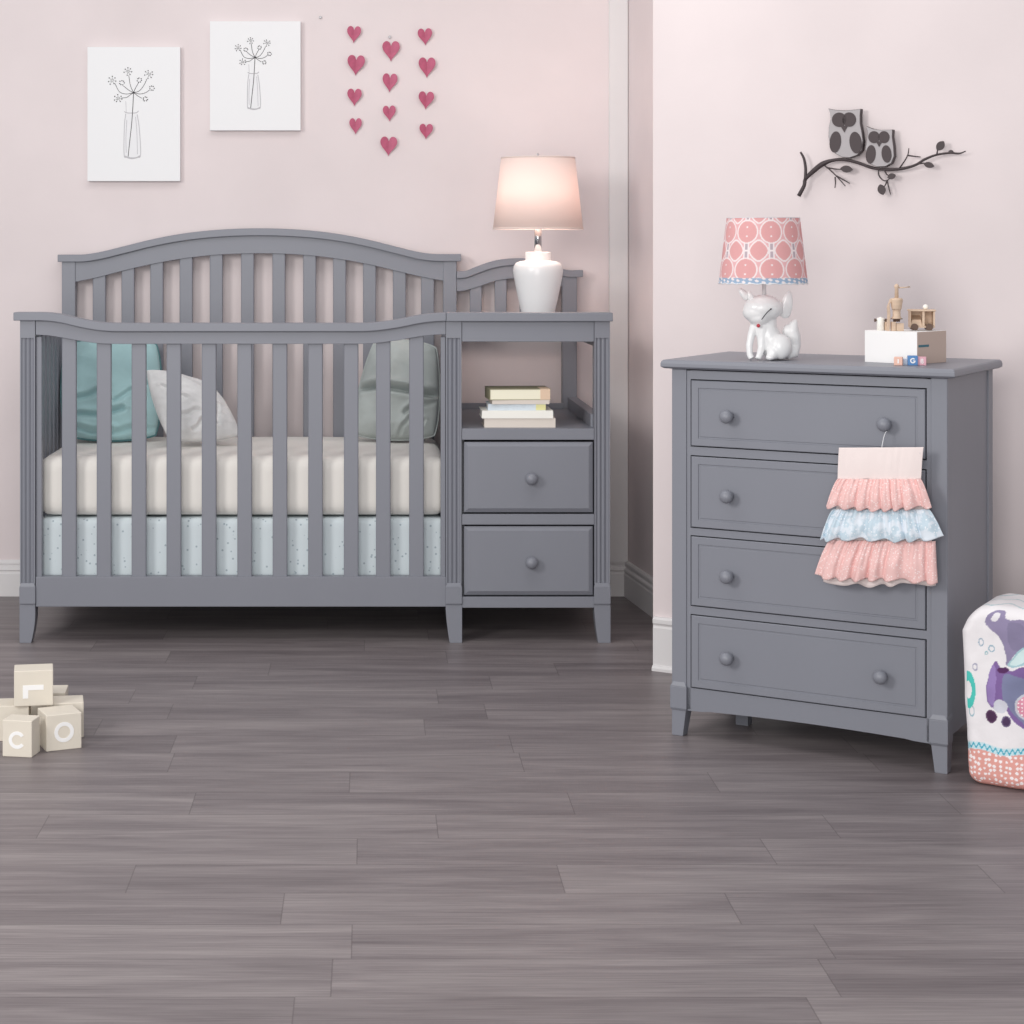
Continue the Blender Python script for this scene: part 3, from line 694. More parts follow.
# ================================================================== OWL WALL SCULPTURE
OD = -.028
owlroot_t, owlroot_z = onplane(WP, 880, 196, OD)
p = wp(owlroot_t, -.0145, owlroot_z)
owl = tag(empty('owl_wall_sculpture', p, YAW), 'dark metal wall sculpture of two owls on a leafy branch', 'wall decoration')
def OP(cx, cy, d=OD):
    t, z = onplane(WP, 780 + cx / 5.12, 90 + cy / 5.12, d); return t - owlroot_t, z - owlroot_z
OY = OD + .0145
def flat(pts, d0, d1, name, mt, par, closed=True, bev=0):
    m = MB(); m.prism([OP(*q_) for q_ in pts], OY + d0, OY + d1, 'y'); return m.build(name, mt, par, world=False)
def ell(cx, cy, rx, ry, rot=0, n=24, pinch=0):
    o = []
    for i in range(n):
        a = 2 * math.pi * i / n; x = rx * math.cos(a); y = ry * math.sin(a)
        if pinch: y *= (1 - pinch * abs(math.cos(a)) ** 3)
        o.append((cx + x * math.cos(rot) - y * math.sin(rot), cy + x * math.sin(rot) + y * math.cos(rot)))
    return o
def closed_smooth(pts, k=4):
    out = []; n = len(pts)
    for i in range(n):
        a, b, c, d = [Vector(pts[(i + j - 1) % n]) for j in range(4)]
        for j in range(k):
            t = j / k; out.append(tuple(0.5 * ((2 * b) + (c - a) * t + (2 * a - 5 * b + 4 * c - d) * t * t + (3 * b - a - 3 * c + d) * t**3)))
    return out
def owl_bird(outline, eyes, beak, wings):
    oc = outline
    cxm = sum(a for a, b in oc) / len(oc); cym = sum(b for a, b in oc) / len(oc)
    b = MB(); pts = [OP(*q_) for q_ in oc]; b.prism(pts, OY - .004, OY + .012, 'y')
    # dark rim behind the face plate
    body = b.build('owl_body', M['metaldark'], owl, world=False)
    inner = [(cxm + (a - cxm) * .965 - 1.5, cym + (c - cym) * .98) for a, c in oc]
    flat(inner, -.0055, -.004, 'face_plate', M['metalgrey'], body)
    for e_ in eyes: flat(ell(e_[0], e_[1], e_[2], e_[3]), -.0075, -.0054, 'eye_patch', M['metaldark'], body)
    flat(beak, -.008, -.0054, 'beak', M['metaldark'], body)
    for w_ in wings: flat(ell(*w_), -.0075, -.0054, 'wing', M['metaldark'], body)
o1 = [(250, 95), (290, 103), (340, 105), (385, 101), (418, 97), (415, 130), (415, 170), (424, 215), (430, 260), (424, 310), (400, 335), (360, 348), (320, 345), (285, 325), (262, 290), (251, 240), (253, 190), (262, 150), (259, 120)]
o2 = [(447, 187), (480, 200), (520, 205), (560, 204), (581, 203), (579, 240), (586, 290), (589, 340), (575, 375), (545, 392), (500, 394), (465, 380), (446, 340), (441, 300), (448, 260), (453, 220)]
owl_bird(o1, [(307, 153, 37, 37), (358, 152, 35, 37)], [(313, 183), (352, 183), (333, 217)], [(287, 267, 29, 55, .1), (391, 270, 31, 56, -.12)])
owl_bird(o2, [(485, 242, 29, 31), (536, 242, 28, 31)], [(494, 263), (528, 263), (511, 291)], [(468, 330, 25, 48, .1), (549, 328, 25, 45, -.1)])
def branch(pts, rad, name='branch', par=None, dy=0):
    P_ = []
    for cx, cy in pts: t, z = OP(cx, cy); P_.append((t, OY + dy, z))
    sp_ = smooth_path(P_, 5); kk = .00235 / 5.12 * 1.25
    MB().tube(sp_, [r_ * kk for r_ in lin(rad, len(sp_))], 8).build(name, M['metaldark'], par or owl, world=False)
branch([(95, 542), (122, 490), (130, 455), (170, 415), (215, 380), (265, 361), (330, 356), (400, 373), (470, 398), (540, 406), (620, 403), (690, 385), (740, 355), (800, 332), (870, 322), (915, 325), (950, 313)], [10, 9, 9, 12, 13, 8, 7, 7, 7, 7, 7, 6, 6, 5, 5, 4, 2.5], dy=.002)
for pts in ([(130, 460), (131, 400), (122, 350), (105, 318)], [(225, 385), (255, 408), (290, 442), (335, 492)], [(240, 398), (280, 404), (325, 408)], [(282, 445), (284, 475), (281, 502)],
            [(290, 440), (325, 460), (358, 478)], [(612, 400), (640, 360), (655, 330), (660, 298)], [(655, 335), (690, 340), (720, 343)], [(803, 330), (808, 305), (822, 285)],
            [(700, 380), (740, 375), (765, 384)], [(505, 408), (506, 435), (525, 460), (548, 464), (572, 442)], [(548, 460), (556, 495), (566, 535)], [(535, 408), (545, 430), (560, 442)], [(548, 462), (540, 485), (524, 505)]):
    r0_ = 8 if pts[0] == (130, 460) else 3.6
    branch(pts, [r0_, r0_ * .85, r0_ * .6], 'twig')
for a in ((341, 405, 31, 18, .08), (822, 286, 29, 20, -.95), (763, 384, 27, 15, .25), (521, 510, 28, 20, 1.3), (572, 442, 22, 15, -.3), (876, 316, 13, 9, 0)):
    flat(ell(a[0], a[1], a[2], a[3], a[4], 20, .55), -.003, .001, 'leaf', M['metaldark'], owl)

# ================================================================== DRESSER
DP = (.7447, 4.664); DW = .678; DD = .425; DT = .928
dr = tag(empty('dresser', (DP[0], DP[1], 0), YAW), 'grey four drawer dresser with round wooden knobs standing before the near wall', 'dresser')
L = dict(world=False)
def dpost(x0, x1, y0, y1, right, back=False):
    p = MB().box(x0, x1, y0, y1, .07, .906).build('post', G, dr, bevel=.002, **L)
    m = MB(); w_ = x1 - x0; o = .004; zb, zt = .062, .134
    if not back:
        a, b = x0 - .003, x1 + .002
        m.hexa([(a, y0 - o, zb + .006), (b, y0 - o, zb + .006), (b, y1, zb + .006), (a, y1, zb + .006), (a, y0 - o, zt - .012), (b, y0 - o, zt - .012), (b, y1, zt - .012), (a, y1, zt - .012)])
        m.hexa([(a, y0 - o, zt - .012), (b, y0 - o, zt - .012), (b, y1, zt - .012), (a, y1, zt - .012), (x0 + .004, y0 - .0005, zt), (x1 - .004, y0 - .0005, zt), (x1, y1, zt), (x0, y1, zt)])
        m.hexa([(x0, y0, zb), (x1, y0, zb), (x1, y1, zb), (x0, y1, zb), (a, y0 - o, zb + .006), (b, y0 - o, zb + .006), (b, y1, zb + .006), (a, y1, zb + .006)])
    t0 = 0.009 if right else 0; t1 = 0 if right else .009
    dpt = y1 - y0; yb0 = dpt * .25 if back else 0; yb1 = 0 if back else dpt * .25
    m.hexa([(x0 + t0, y0 + yb0, 0), (x1 - t1, y0 + yb0, 0), (x1 - t1, y1 - yb1, 0), (x0 + t0, y1 - yb1, 0), (x0, y0, .07), (x1, y0, .07), (x1, y1, .07), (x0, y1, .07)])
    m.build('leg', G, p, bevel=.0012, **L)
dpost(.002, .040, 0, .042, False); dpost(DW - .040, DW - .002, 0, .042, True)
dpost(.002, .040, DD - .042, DD, False, True); dpost(DW - .040, DW - .002, DD - .042, DD, True, True)
# top: slab with moulded edge
m = MB(); ov = .020
prof = [(-.004, .905), (ov - .007, .907), (ov, .911), (ov, .919), (ov - .002, .925), (ov - .006, DT)]
rings = []
for o_, z in prof: rings.append([m.v((-o_, -o_, z)), m.v((DW + o_, -o_, z)), m.v((DW + o_, DD + o_ * .3, z)), m.v((-o_, DD + o_ * .3, z))])
for a, b in zip(rings, rings[1:]):
    for k_ in range(4): m.face([a[k_], a[(k_ + 1) % 4], b[(k_ + 1) % 4], b[k_]])
m.face(rings[0][::-1]); m.face(rings[-1])
m.build('dresser_top', G, dr, bevel=.001, **L)
# sides with slightly recessed panels
for s0 in (.006, DW - .022):
    MB().box(s0, s0 + .016, .042, DD - .042, .078, .906).build('side_panel', G, dr, **L)
MB().box(.02, DW - .02, DD - .012, DD - .006, .08, .9).build('back_panel', G, dr, **L)
MB().box(.02, DW - .02, .02, DD - .01, .10, .112).build('bottom_panel', G, dr, **L)
# face frame
FR = .004
MB().box(.040, .0500, FR, .024, .068, .902).build('stile', G, dr, **L); MB().box(DW - .050, DW - .040, FR, .024, .068, .902).build('stile', G, dr, **L)
dz = [(.718, .8785), (.5180, .6915), (.3255, .4945), (.1240, .3005)]
gap = .0028
edges = [.903] + [z for a, b in dz for z in (b, a)]
MB().box(.050, DW - .050, FR, .024, dz[0][1] + gap, .903).build('rail', G, dr, **L)
for (a, b), (c, d) in zip(dz, dz[1:]): MB().box(.050, DW - .050, FR, .024, d + gap, a - gap).build('rail', G, dr, **L)
# apron with a shallow arch
xs = [.040 + (DW - .080) * i / 30 for i in range(31)]
MB().strip(xs, [dz[3][0] - gap] * 31, [.066 + .006 * math.sin(math.pi * i / 30) - (.0 if 2 < i < 28 else .002) for i in range(31)], FR, .024).build('apron', G, dr, **L)
drawer_objs = []
for i_, (za, zb_) in enumerate(dz):
    m = MB(); x0, x1 = .050 + gap, DW - .050 - gap
    qd = lambda a, yy: [m.v((x0 + a, yy, za + a)), m.v((x1 - a, yy, za + a)), m.v((x1 - a, yy, zb_ - a)), m.v((x0 + a, yy, zb_ - a))]
    rings = [qd(0, .024), qd(0, .002), qd(.0015, .0005), qd(.018, .0005), qd(.0192, .0028), qd(.022, .0028), qd(.0235, .0016)]
    for a, b in zip(rings, rings[1:]):
        for k_ in range(4): m.face([a[k_], a[(k_ + 1) % 4], b[(k_ + 1) % 4], b[k_]])
    m.face(rings[-1]); m.face(rings[0][::-1])
    m.box(.06, DW - .06, .0245, .40, za + .008, zb_ - .02)
    d = m.build('drawer', G, dr, **L); drawer_objs.append(d)
    for kx_ in ((.153, DW - .141) if i_ == 0 else (.153,) if i_ == 2 else (.153, DW - .150)): knob(d, (kx_, .0016, (za + zb_) / 2 - .003), .0165, False)
MB().box(.100, .132, .18, .21, 0, .10).build('support_foot', G, dr, **L)

# ================================================================== THINGS ON THE DRESSER
def dw(t, d): return DP[0] + U[0] * t + V[0] * d, DP[1] + U[1] * t + V[1] * d
# ---- fox lamp
FY = 4.64; fc = PX(769, FY); kf = FY / FPX
fl = tag(empty('fox_lamp', (fc, FY, DT)), 'white ceramic fox lamp with pink patterned shade on the dresser', 'lamp')
def fp(cx, cy, y=0): return (((cx - 445) / 11.375) * kf, y, (968 - cy) / 11.375 * kf)
fs = kf / 11.375
m = MB()
m.ball(fp(375, 375, -.004), (225 * fs, .040, 150 * fs)); m.ball(fp(330, 420, -.004), (190 * fs, .036, 130 * fs))
m.ball(fp(320, 480, -.008), (125 * fs, .030, 90 * fs))
m.tube([fp(330, 450, -.010), fp(318, 510, -.016), fp(303, 560, -.020), fp(299, 574, -.022)], [.026, .018, .009, .005], 16)
m.tube([fp(420, 470, .006), fp(420, 600, .006), fp(440, 690, .006), fp(500, 800, .008), fp(540, 860, .008)], [.024, .026, .029, .033, .033], 20)
m.ball(fp(575, 830, .010), (138 * fs, .034, 140 * fs)); m.ball(fp(560, 900, .012), (140 * fs, .032, 68 * fs))
m.tube([fp(290, 560, .002), fp(240, 680, -.004), fp(213, 800, -.008), fp(216, 905, -.010), fp(236, 950, -.014)], [.012, .0095, .0085, .008, .0075], 14)
m.tube([fp(370, 580, -.002), fp(355, 720, -.008), fp(345, 830, -.012), fp(318, 915, -.018), fp(298, 952, -.022)], [.020, .012, .009, .008, .0075], 14)
m.tube([fp(300, 590, .002), fp(370, 640, .002), fp(420, 700, .004)], [.014, .018, .02], 14)
m.ball(fp(555, 810, -.018), (128 * fs, .022, 148 * fs)); m.ball(fp(470, 880, -.022), (75 * fs, .016, 80 * fs)); m.ball(fp(430, 930, -.028), (50 * fs, .014, 36 * fs))
m.tube([fp(640, 930, .016), fp(735, 880, .020), fp(760, 800, .020), fp(745, 700, .018), fp(725, 620, .016), fp(748, 540, .014), fp(772, 510, .013)], [.016, .018, .015, .017, .016, .009, .003], 16)
m.ball(fp(690, 640, .016), (80 * fs, .012, 85 * fs), rot=Matrix.Rotation(R(35), 4, 'Y'))
for v_ in m.bm.verts: v_.co.z = max(v_.co.z, .0010)
fb = m.build('fox_body', M['ceramic'], fl, world=False)
md = fb.modifiers.new('remesh', 'REMESH'); md.mode = 'VOXEL'; md.voxel_size = .0018; md.use_smooth_shade = True
md = fb.modifiers.new('smooth', 'SMOOTH'); md.iterations = 8; md.factor = .6
def earmesh(c, tip, w_, th):
    m = MB(); c = Vector(c); tip = Vector(tip); ax = tip - c
    pts = [c, c + ax * .3, c + ax * .6, c + ax * .85, tip]; m.tube(pts, [w_ * .75, w_, w_ * .9, w_ * .6, w_ * .12], 16)
    for v_ in m.bm.verts: v_.co.y = c.y + (v_.co.y - c.y) * th
    return m
earmesh(fp(625, 500, .012), fp(690, 175, .008), .0165, .40).build('ear', M['ceramic'], fl, world=False, subsurf=1)
earmesh(fp(215, 280, .004), fp(105, 150, .000), .0100, .6).build('ear', M['ceramic'], fl, world=False, subsurf=1)
earmesh(fp(235, 290, -.012), fp(205, 180, -.012), .0085, .6).build('ear', M['ceramic'], fl, world=False, subsurf=1)
MB().ball(fp(299, 572, -.026), .0046).build('nose', M['rednose'], fl, world=False)
eye = [fp(322, 500, -.0405), fp(352, 455, -.0440), fp(386, 412, -.0455), fp(424, 380, -.0450)]
MB().tube(smooth_path(eye, 4), .0011, 6).ball(eye[-1], (.0026, .001, .0016)).build('closed_eye', M['black'], fl, world=False)
MB().lathe([(.0052, .125), (.0052, .185), (.010, .188), (.010, .22), (.002, .222)], ((765 - 769) * kf, .010, 0), 20).build('lamp_stem', M['ceramic'], fl, world=False)
# shade
sx = ((764 - 769) * kf); sy = .010; Yq = FY + sy
zb_, zt_ = PZ(283.3, Yq) - DT, PZ(218, Yq) - DT; rb_, rt_ = 43.6 * kf, 35.8 * kf
PINK = rgb(240, 186, 186); WHT = rgb(255, 246, 246); BLU = rgb(172, 196, 220); GRY = rgb(205, 190, 198); LPINK = rgb(244, 200, 202)
def shade_col(u, v, co):
    # u around, v up; rows of ringed medallions linked by bars
    if v < .085: return BLU if (math.sin(u * 260) + math.sin(v * 110 + u * 90)) > -.5 else WHT
    A_ = u * 10.0 + .5; B_ = (v - .215) / .57
    a0, b0 = round(A_), round(B_); c0 = ((A_ - a0) * 25, (B_ - b0) * 37)
    a1, b1 = math.floor(A_) + .5, math.floor(B_) + .5; c1 = ((A_ - a1) * 25, (B_ - b1) * 37)
    r0_ = math.hypot(*c0); 
    if r0_ < 10.4:
        for dy_ in (-4.5, 0, 4.5):
            if dy_ and math.hypot(c0[0], c0[1] - dy_) < 1.0: return WHT
        return PINK
    if r0_ < 11.9: return WHT
    r1_ = abs(c1[0]) ** 1.5 + (abs(c1[1]) * .92) ** 1.5
    if r1_ < 8.6 ** 1.5: return PINK
    if r1_ < 10.2 ** 1.5: return WHT
    if abs(c1[1]) < 3 or abs(c0[0]) < 3: return WHT if (abs(c0[0]) > 1.4 or abs(c1[1]) < 1) else GRY
    return LPINK
m = MB()
m.grid(lambda u, v: (sx + (rb_ + (rt_ - rb_) * v) * math.cos(u * 2 * math.pi), sy + (rb_ + (rt_ - rb_) * v) * math.sin(u * 2 * math.pi), zb_ + (zt_ - zb_) * v), 640, 110, True, True, shade_col)
m.build('lamp_shade', M['pinkshade'], fl, world=False, solid=.0012)
m = MB()
for zc, rr_ in ((zb_, rb_), (zt_, rt_)):
    n_ = 160; pts = [(sx + (rr_ + .0008) * math.cos(2 * math.pi * i / n_), sy + (rr_ + .0008) * math.sin(2 * math.pi * i / n_), zc + (.0012 * math.sin(i * 1.0) if zc == zb_ else 0)) for i in range(n_ + 1)]
    m.tube(pts, .0014 if zc == zb_ else .0008, 6)
m.build('shade_trim', M['wire'], fl, world=False)

# ---- white box and toys
BYAW = R(-47); bh = .0765; w_, d_ = .071, .066
BC = (1.296, 4.465); bu = (math.cos(BYAW), math.sin(BYAW)); bv = (-bu[1], bu[0])
def bxp(a, b): return (BC[0] - bu[0] * a + bv[0] * b, BC[1] - bu[1] * a + bv[1] * b)     # a along the front from the near corner, b back
box = tag(empty('storage_box', (*bxp(w_, d_), DT), BYAW), 'white box with tan-shaded right side and teal mark standing on the dresser', 'box')
m = MB(); m.box(-w_, w_, -d_, d_, 0, bh)
m.bm.faces.ensure_lookup_table()
for f in m.bm.faces:
    f.normal_update()
    if abs(abs(f.calc_center_median().x) - w_) < 1e-5: f.material_index = 1
m.build('box_body', [M['whitebox'], M['boxshade']], box, world=False, bevel=.0006)
MB().box(w_, w_ + .0006, -d_ + .006, -d_ + .052, .040, .0455).build('printed_mark', M['tealink'], box, world=False)
# toys on the box
TZ = DT + bh; TY = 4.50
def tq(cx, cy, Y=TY): return PX(860 + cx / 10.24, Y), PZ(275 + cy / 10.24, Y)
kt = TY / FPX / 10.24
tx = lambda cx: (cx - 0) * kt
# wooden figure with turned barrel body
c1 = (PX(896.6, 4.53), 4.53); toy = tag(empty('wooden_toy', (*c1, TZ), 0), 'tall turned wooden toy with a thin crossbar on the white box', 'toy')
ref, rz_ = PX(860 + 375 / 10.24, c1[1]), TZ
kq = c1[1] / FPX / 10.24
Lq = lambda cx: (cx - 375) * kq
Zq = lambda cy: (575 - cy) * kq
ox = 0
m = MB(); m.lathe([(kq * 20, Zq(240)), (kq * 18, Zq(140)), (kq * 24, Zq(130)), (kq * 24, Zq(110)), (kq * 10, Zq(95)), (kq * 2, Zq(92))], (0, 0, 0), 20); m.build('turned_mast', M['wood'], toy, world=False)
MB().tube([(Lq(380), 0, Zq(132)), (Lq(450), 0, Zq(130)), (Lq(512), 0, Zq(124))], [kq * 7, kq * 6, kq * 7], 8).build('crossbar', M['wood'], toy, world=False)
MB().lathe([(kq * 44, Zq(358)), (kq * 50, Zq(345)), (kq * 56, Zq(300)), (kq * 62, Zq(262)), (kq * 60, Zq(245)), (kq * 40, Zq(238)), (kq * 18, Zq(236))], (0, 0, 0), 28).build('barrel', M['wood'], toy, world=False)
MB().lathe([(kq * 40, Zq(358)), (kq * 38, Zq(420)), (kq * 52, Zq(445)), (kq * 52, Zq(455))], (0, 0, 0), 24).build('neck', M['wood'], toy, world=False)
MB().lathe([(kq * 34, Zq(480)), (kq * 34, Zq(455)), (kq * 60, Zq(455)), (kq * 60, Zq(448)), (.0005, Zq(448))], (0, 0, 0), 24).build('wheel', M['wooddark'], toy, world=False)
MB().box(Lq(320), Lq(360), -.008, .008, 0, Zq(480)).box(Lq(365), Lq(440), -.009, .009, 0, Zq(495)).build('base', M['wood'], toy, world=False, bevel=.001)
MB().prism([(Lq(275), 0), (Lq(300), 0), (Lq(308), Zq(400)), (Lq(300), Zq(300)), (Lq(340), Zq(250)), (Lq(310), Zq(245)), (Lq(280), Zq(330)), (Lq(285), Zq(400))], -.004, .006, 'y').build('handle', M['wood'], toy, world=False, bevel=.0008)
c0 = (PX(880.5, 4.56), 4.56); cy_ = tag(empty('wooden_toy', (*c0, TZ), 0), 'small pale wooden cylinder toy at the left end of the white box', 'toy')
kq0 = kq
MB().lathe([(kq * 38, 0), (kq * 38, kq * 120), (kq * 32, kq * 130), (kq * 8, kq * 134), (kq * 8, kq * 140)], (0, 0, 0), 24).build('barrel', M['ivory'], cy_, world=False)
MB().lathe([(kq * 18, -kq * 62), (kq * 18, -kq * 50), (kq * 8, -kq * 48), (kq * 8, kq * 48), (kq * 18, kq * 50), (kq * 18, kq * 60)], (0, 0, kq * 105), 16, 'x').build('wheel', M['wooddark'], cy_, world=False)
MB().box(kq * 40, kq * 78, -.006, .006, 0, kq * 90).build('side_peg', M['wood'], cy_, world=False, bevel=.001)
# wooden cart
c2 = (PX(921.5, 4.57), 4.57); cart = tag(empty('wooden_cart', (*c2, TZ), YAW * .35), 'pale wooden toy carriage with roof and round wheels on the white box', 'toy')
W2 = kq * 125; D2 = .022; H2 = kq * 215
MB().prism([(-W2 * 1.08, -D2 * 1.15), (W2 * 1.08, -D2 * 1.15), (W2 * 1.08, D2 * 1.15), (-W2 * 1.08, D2 * 1.15)], H2 - .004, H2, 'z').build('roof', M['wood'], cart, world=False, bevel=.001)
m = MB(); m.box(-W2, W2, D2 - .003, D2, .010, H2 - .004); m.box(-W2, -W2 + .003, -D2, D2, .010, H2 - .004); m.box(W2 - .004, W2, -D2, D2, .010, H2 - .004); m.box(kq * 0, kq * 22, -D2, -D2 + .004, .010, H2 - .004)
m.box(-W2, W2, -D2, D2, .007, .011)
m.build('cabin', M['wood'], cart, world=False)
MB().hexa([(-W2 * .95, -D2, .011), (0, -D2, .011), (0, D2 * .8, .011), (-W2 * .95, D2 * .8, .011), (-W2 * .80, -D2 * .7, .026), (-.002, -D2 * .7, .026), (-.002, D2 * .8, .036), (-W2 * .80, D2 * .8, .036)]).build('seat', M['wood'], cart, world=False, bevel=.001)
for a, b in ((-1, -.62), (-1, .55), (1, -.62), (1, .55)):
    MB().lathe([(.0085, -.0025), (.0085, .0025)], (b * W2, a * (D2 + .003), .0085), 20, 'y').build('wheel', M['wooddark'], cart, world=False)
MB().ball((kq * 40, 0, H2 + .006), .0065).build('roof_knob', M['ivory'], cart, world=False)

# ---- tiny blocks
def tiny(px, s, mt, lab, yaw, extra=None, y=4.435):
    x = PX(px, y)
    o = tag(empty('mini_block', (x, y, DT), YAW + yaw), lab, 'toy block', 'mini blocks on the dresser')
    h_ = s / 2; MB().box(-h_, h_, -h_, h_, 0, s).build('block', mt, o, world=False, bevel=.0012)
    if extra: extra(o, s)
def face_one(o, s): MB().box(-.0015, .0015, -s / 2 - .0005, -s / 2 + .0002, s * .25, s * .75).build('numeral', M['blockwhite'], o, world=False)
def ringm(rad, wd, y, zc, a0=0, a1=360, n=28):
    m = MB(); A_ = []
    for i in range(n + 1):
        a = R(a0 + (a1 - a0) * i / n); A_.append([m.v((rr_ * math.cos(a), yy, zc + rr_ * math.sin(a))) for rr_, yy in ((rad - wd / 2, y), (rad + wd / 2, y), (rad + wd / 2, y + .0014), (rad - wd / 2, y + .0014))])
    for a, b in zip(A_, A_[1:]):
        for k_ in range(4): m.face([a[k_], a[(k_ + 1) % 4], b[(k_ + 1) % 4], b[k_]])
    m.face(A_[0]); m.face(A_[-1][::-1]); return m
def face_g(o, s):
    m = ringm(s * .22, s * .12, -s / 2 - .0008, s * .5, 40, 340); m.box(0, s * .26, -s / 2 - .0008, -s / 2 + .0004, s * .42, s * .52); m.build('letter', M['blockwhite'], o, world=False)
def face_b(o, s):
    m = ringm(s * .12, s * .1, -s / 2 - .0008, s * .63, -90, 90, 12)
    m.box(-s * .14, -s * .04, -s / 2 - .0008, -s / 2 + .0004, s * .25, s * .78)
    r2 = ringm(s * .14, s * .1, -s / 2 - .0008, s * .38, -90, 90, 12); r2.build('letter', M['blockwhite'], o, world=False)
    m.build('letter', M['blockwhite'], o, world=False)
tiny(898.5, .0195, M['peach'], 'tiny peach block, first from the left before the white box', .2, face_one)
tiny(905.5, .0150, M['paleblue'], 'tiny pale blue block between the peach block and the blue block', -.1, None, 4.447)
tiny(912.5, .0225, M['bluepl'], 'tiny bright blue letter block before the white box', .35, face_g)
tiny(921.8, .0200, M['pinkpl'], 'tiny pink letter block touching the bright blue block', .3, face_b)

# ================================================================== RUFFLED DRESS
KD = -.046
def gl(px, py, d=KD): return onplane(DP, px, py, d)
dress = tag(empty('baby_dress', (*dw(.53, KD), gl(880, 586)[1]), YAW), 'pink and blue ruffled baby dress hanging from a dresser knob', 'dress')
zr = gl(880, 586)[1]; tr = .53
def cloth(L0, R0, L1, R1, name, mt, pleat, npl, d0=0, flare=.02, bot=None, seed=0, thick=.0016):
    """ruffle between a top edge L0-R0 and a bottom edge L1-R1 (px)"""
    a, b, c, d = gl(*L0), gl(*R0), gl(*L1), gl(*R1); m = MB()
    def f(u, v):
        top = (a[0] + (b[0] - a[0]) * u, a[1] + (b[1] - a[1]) * u); bo_ = (c[0] + (d[0] - c[0]) * u, c[1] + (d[1] - c[1]) * u)
        x = top[0] + (bo_[0] - top[0]) * v ** .75; z = top[1] + (bo_[1] - top[1]) * v
        ph = u * npl * 2 * math.pi + 1.3 * math.sin(u * 9 + seed) + .5 * v * math.sin(u * 17 + seed)
        am = .55 + .6 * noise.noise(Vector((u * 6 + seed, .5, 0))); wv = math.sin(ph) * pleat * (.3 + .7 * v) * (am + .5) + .5 * pleat * math.sin(ph * 2.7 + seed) * (1 - .6 * v) + pleat * .5 * noise.noise(Vector((u * 22, v * 3, seed)))
        x += .5 * pleat * math.cos(ph) * v
        y = d0 - flare * math.sin(math.pi * min(v * .6 + .1, 1)) * (1 - .8 * abs(2 * u - 1) ** 4) + wv
        z += v * (.004 * math.sin(ph + 1) + .003 * math.sin(u * 7 + seed))
        return (x - tr, y, z - zr)
    m.grid(f, 160, 26); o = m.build(name, mt, dress, world=False, solid=thick); return o
cloth((839.5, 447.5), (924, 447), (838, 481), (921.5, 481), 'bodice', M['pinkcloth'], .0006, 3, d0=-.003, flare=.006)
cloth((830, 540), (935, 541), (813.5, 576), (936.5, 583), 'ruffle', M['ruffpink'], .0058, 7, d0=.003, flare=.020, seed=3)
cloth((834, 509), (929, 509), (820.5, 540), (943, 538), 'ruffle', M['ruffblue'], .0055, 6, d0=-.002, flare=.020, seed=6)
cloth((839, 478.5), (921.5, 478.5), (827, 508), (933, 508), 'ruffle', M['ruffpink'], .0052, 8, d0=-.006, flare=.020, seed=1)
cloth((838, 500), (925, 500), (822, 584), (935, 586), 'lining', M['pinkcloth'], .002, 4, d0=.010, flare=.008, seed=8)
# hanger
kn = (DW - .141, -.008, .7965)
hg = tag(empty('clothes_hanger', (*dw(kn[0], KD), kn[2] - .045), YAW), 'thin white wire hanger hooked over the knob above the ruffled dress', 'hanger')
hz = kn[2] - .045
def HP(px, py, d): t, z = gl(px, py, KD); return (t - kn[0], d, z - hz)
yk = .046 - .0105 - .0075       # neck of the knob relative to the cloth plane
hook = [(-.0095, yk, .040), (-.009, yk, .049), (-.004, yk, .0555), (.004, yk, .0555), (.010, yk, .049), (.0115, yk - .002, .040), (.003, yk * .6, .020), (.001, 0.002, -.008)]
MB().tube(smooth_path(hook, 5), .0011, 6).build('hook', M['wire'], hg, world=False)
MB().tube([HP(843, 453, -.004), HP(883, 449, -.004), HP(921, 453, -.004)], .0013, 6).build('arms', M['wire'], hg, world=False)

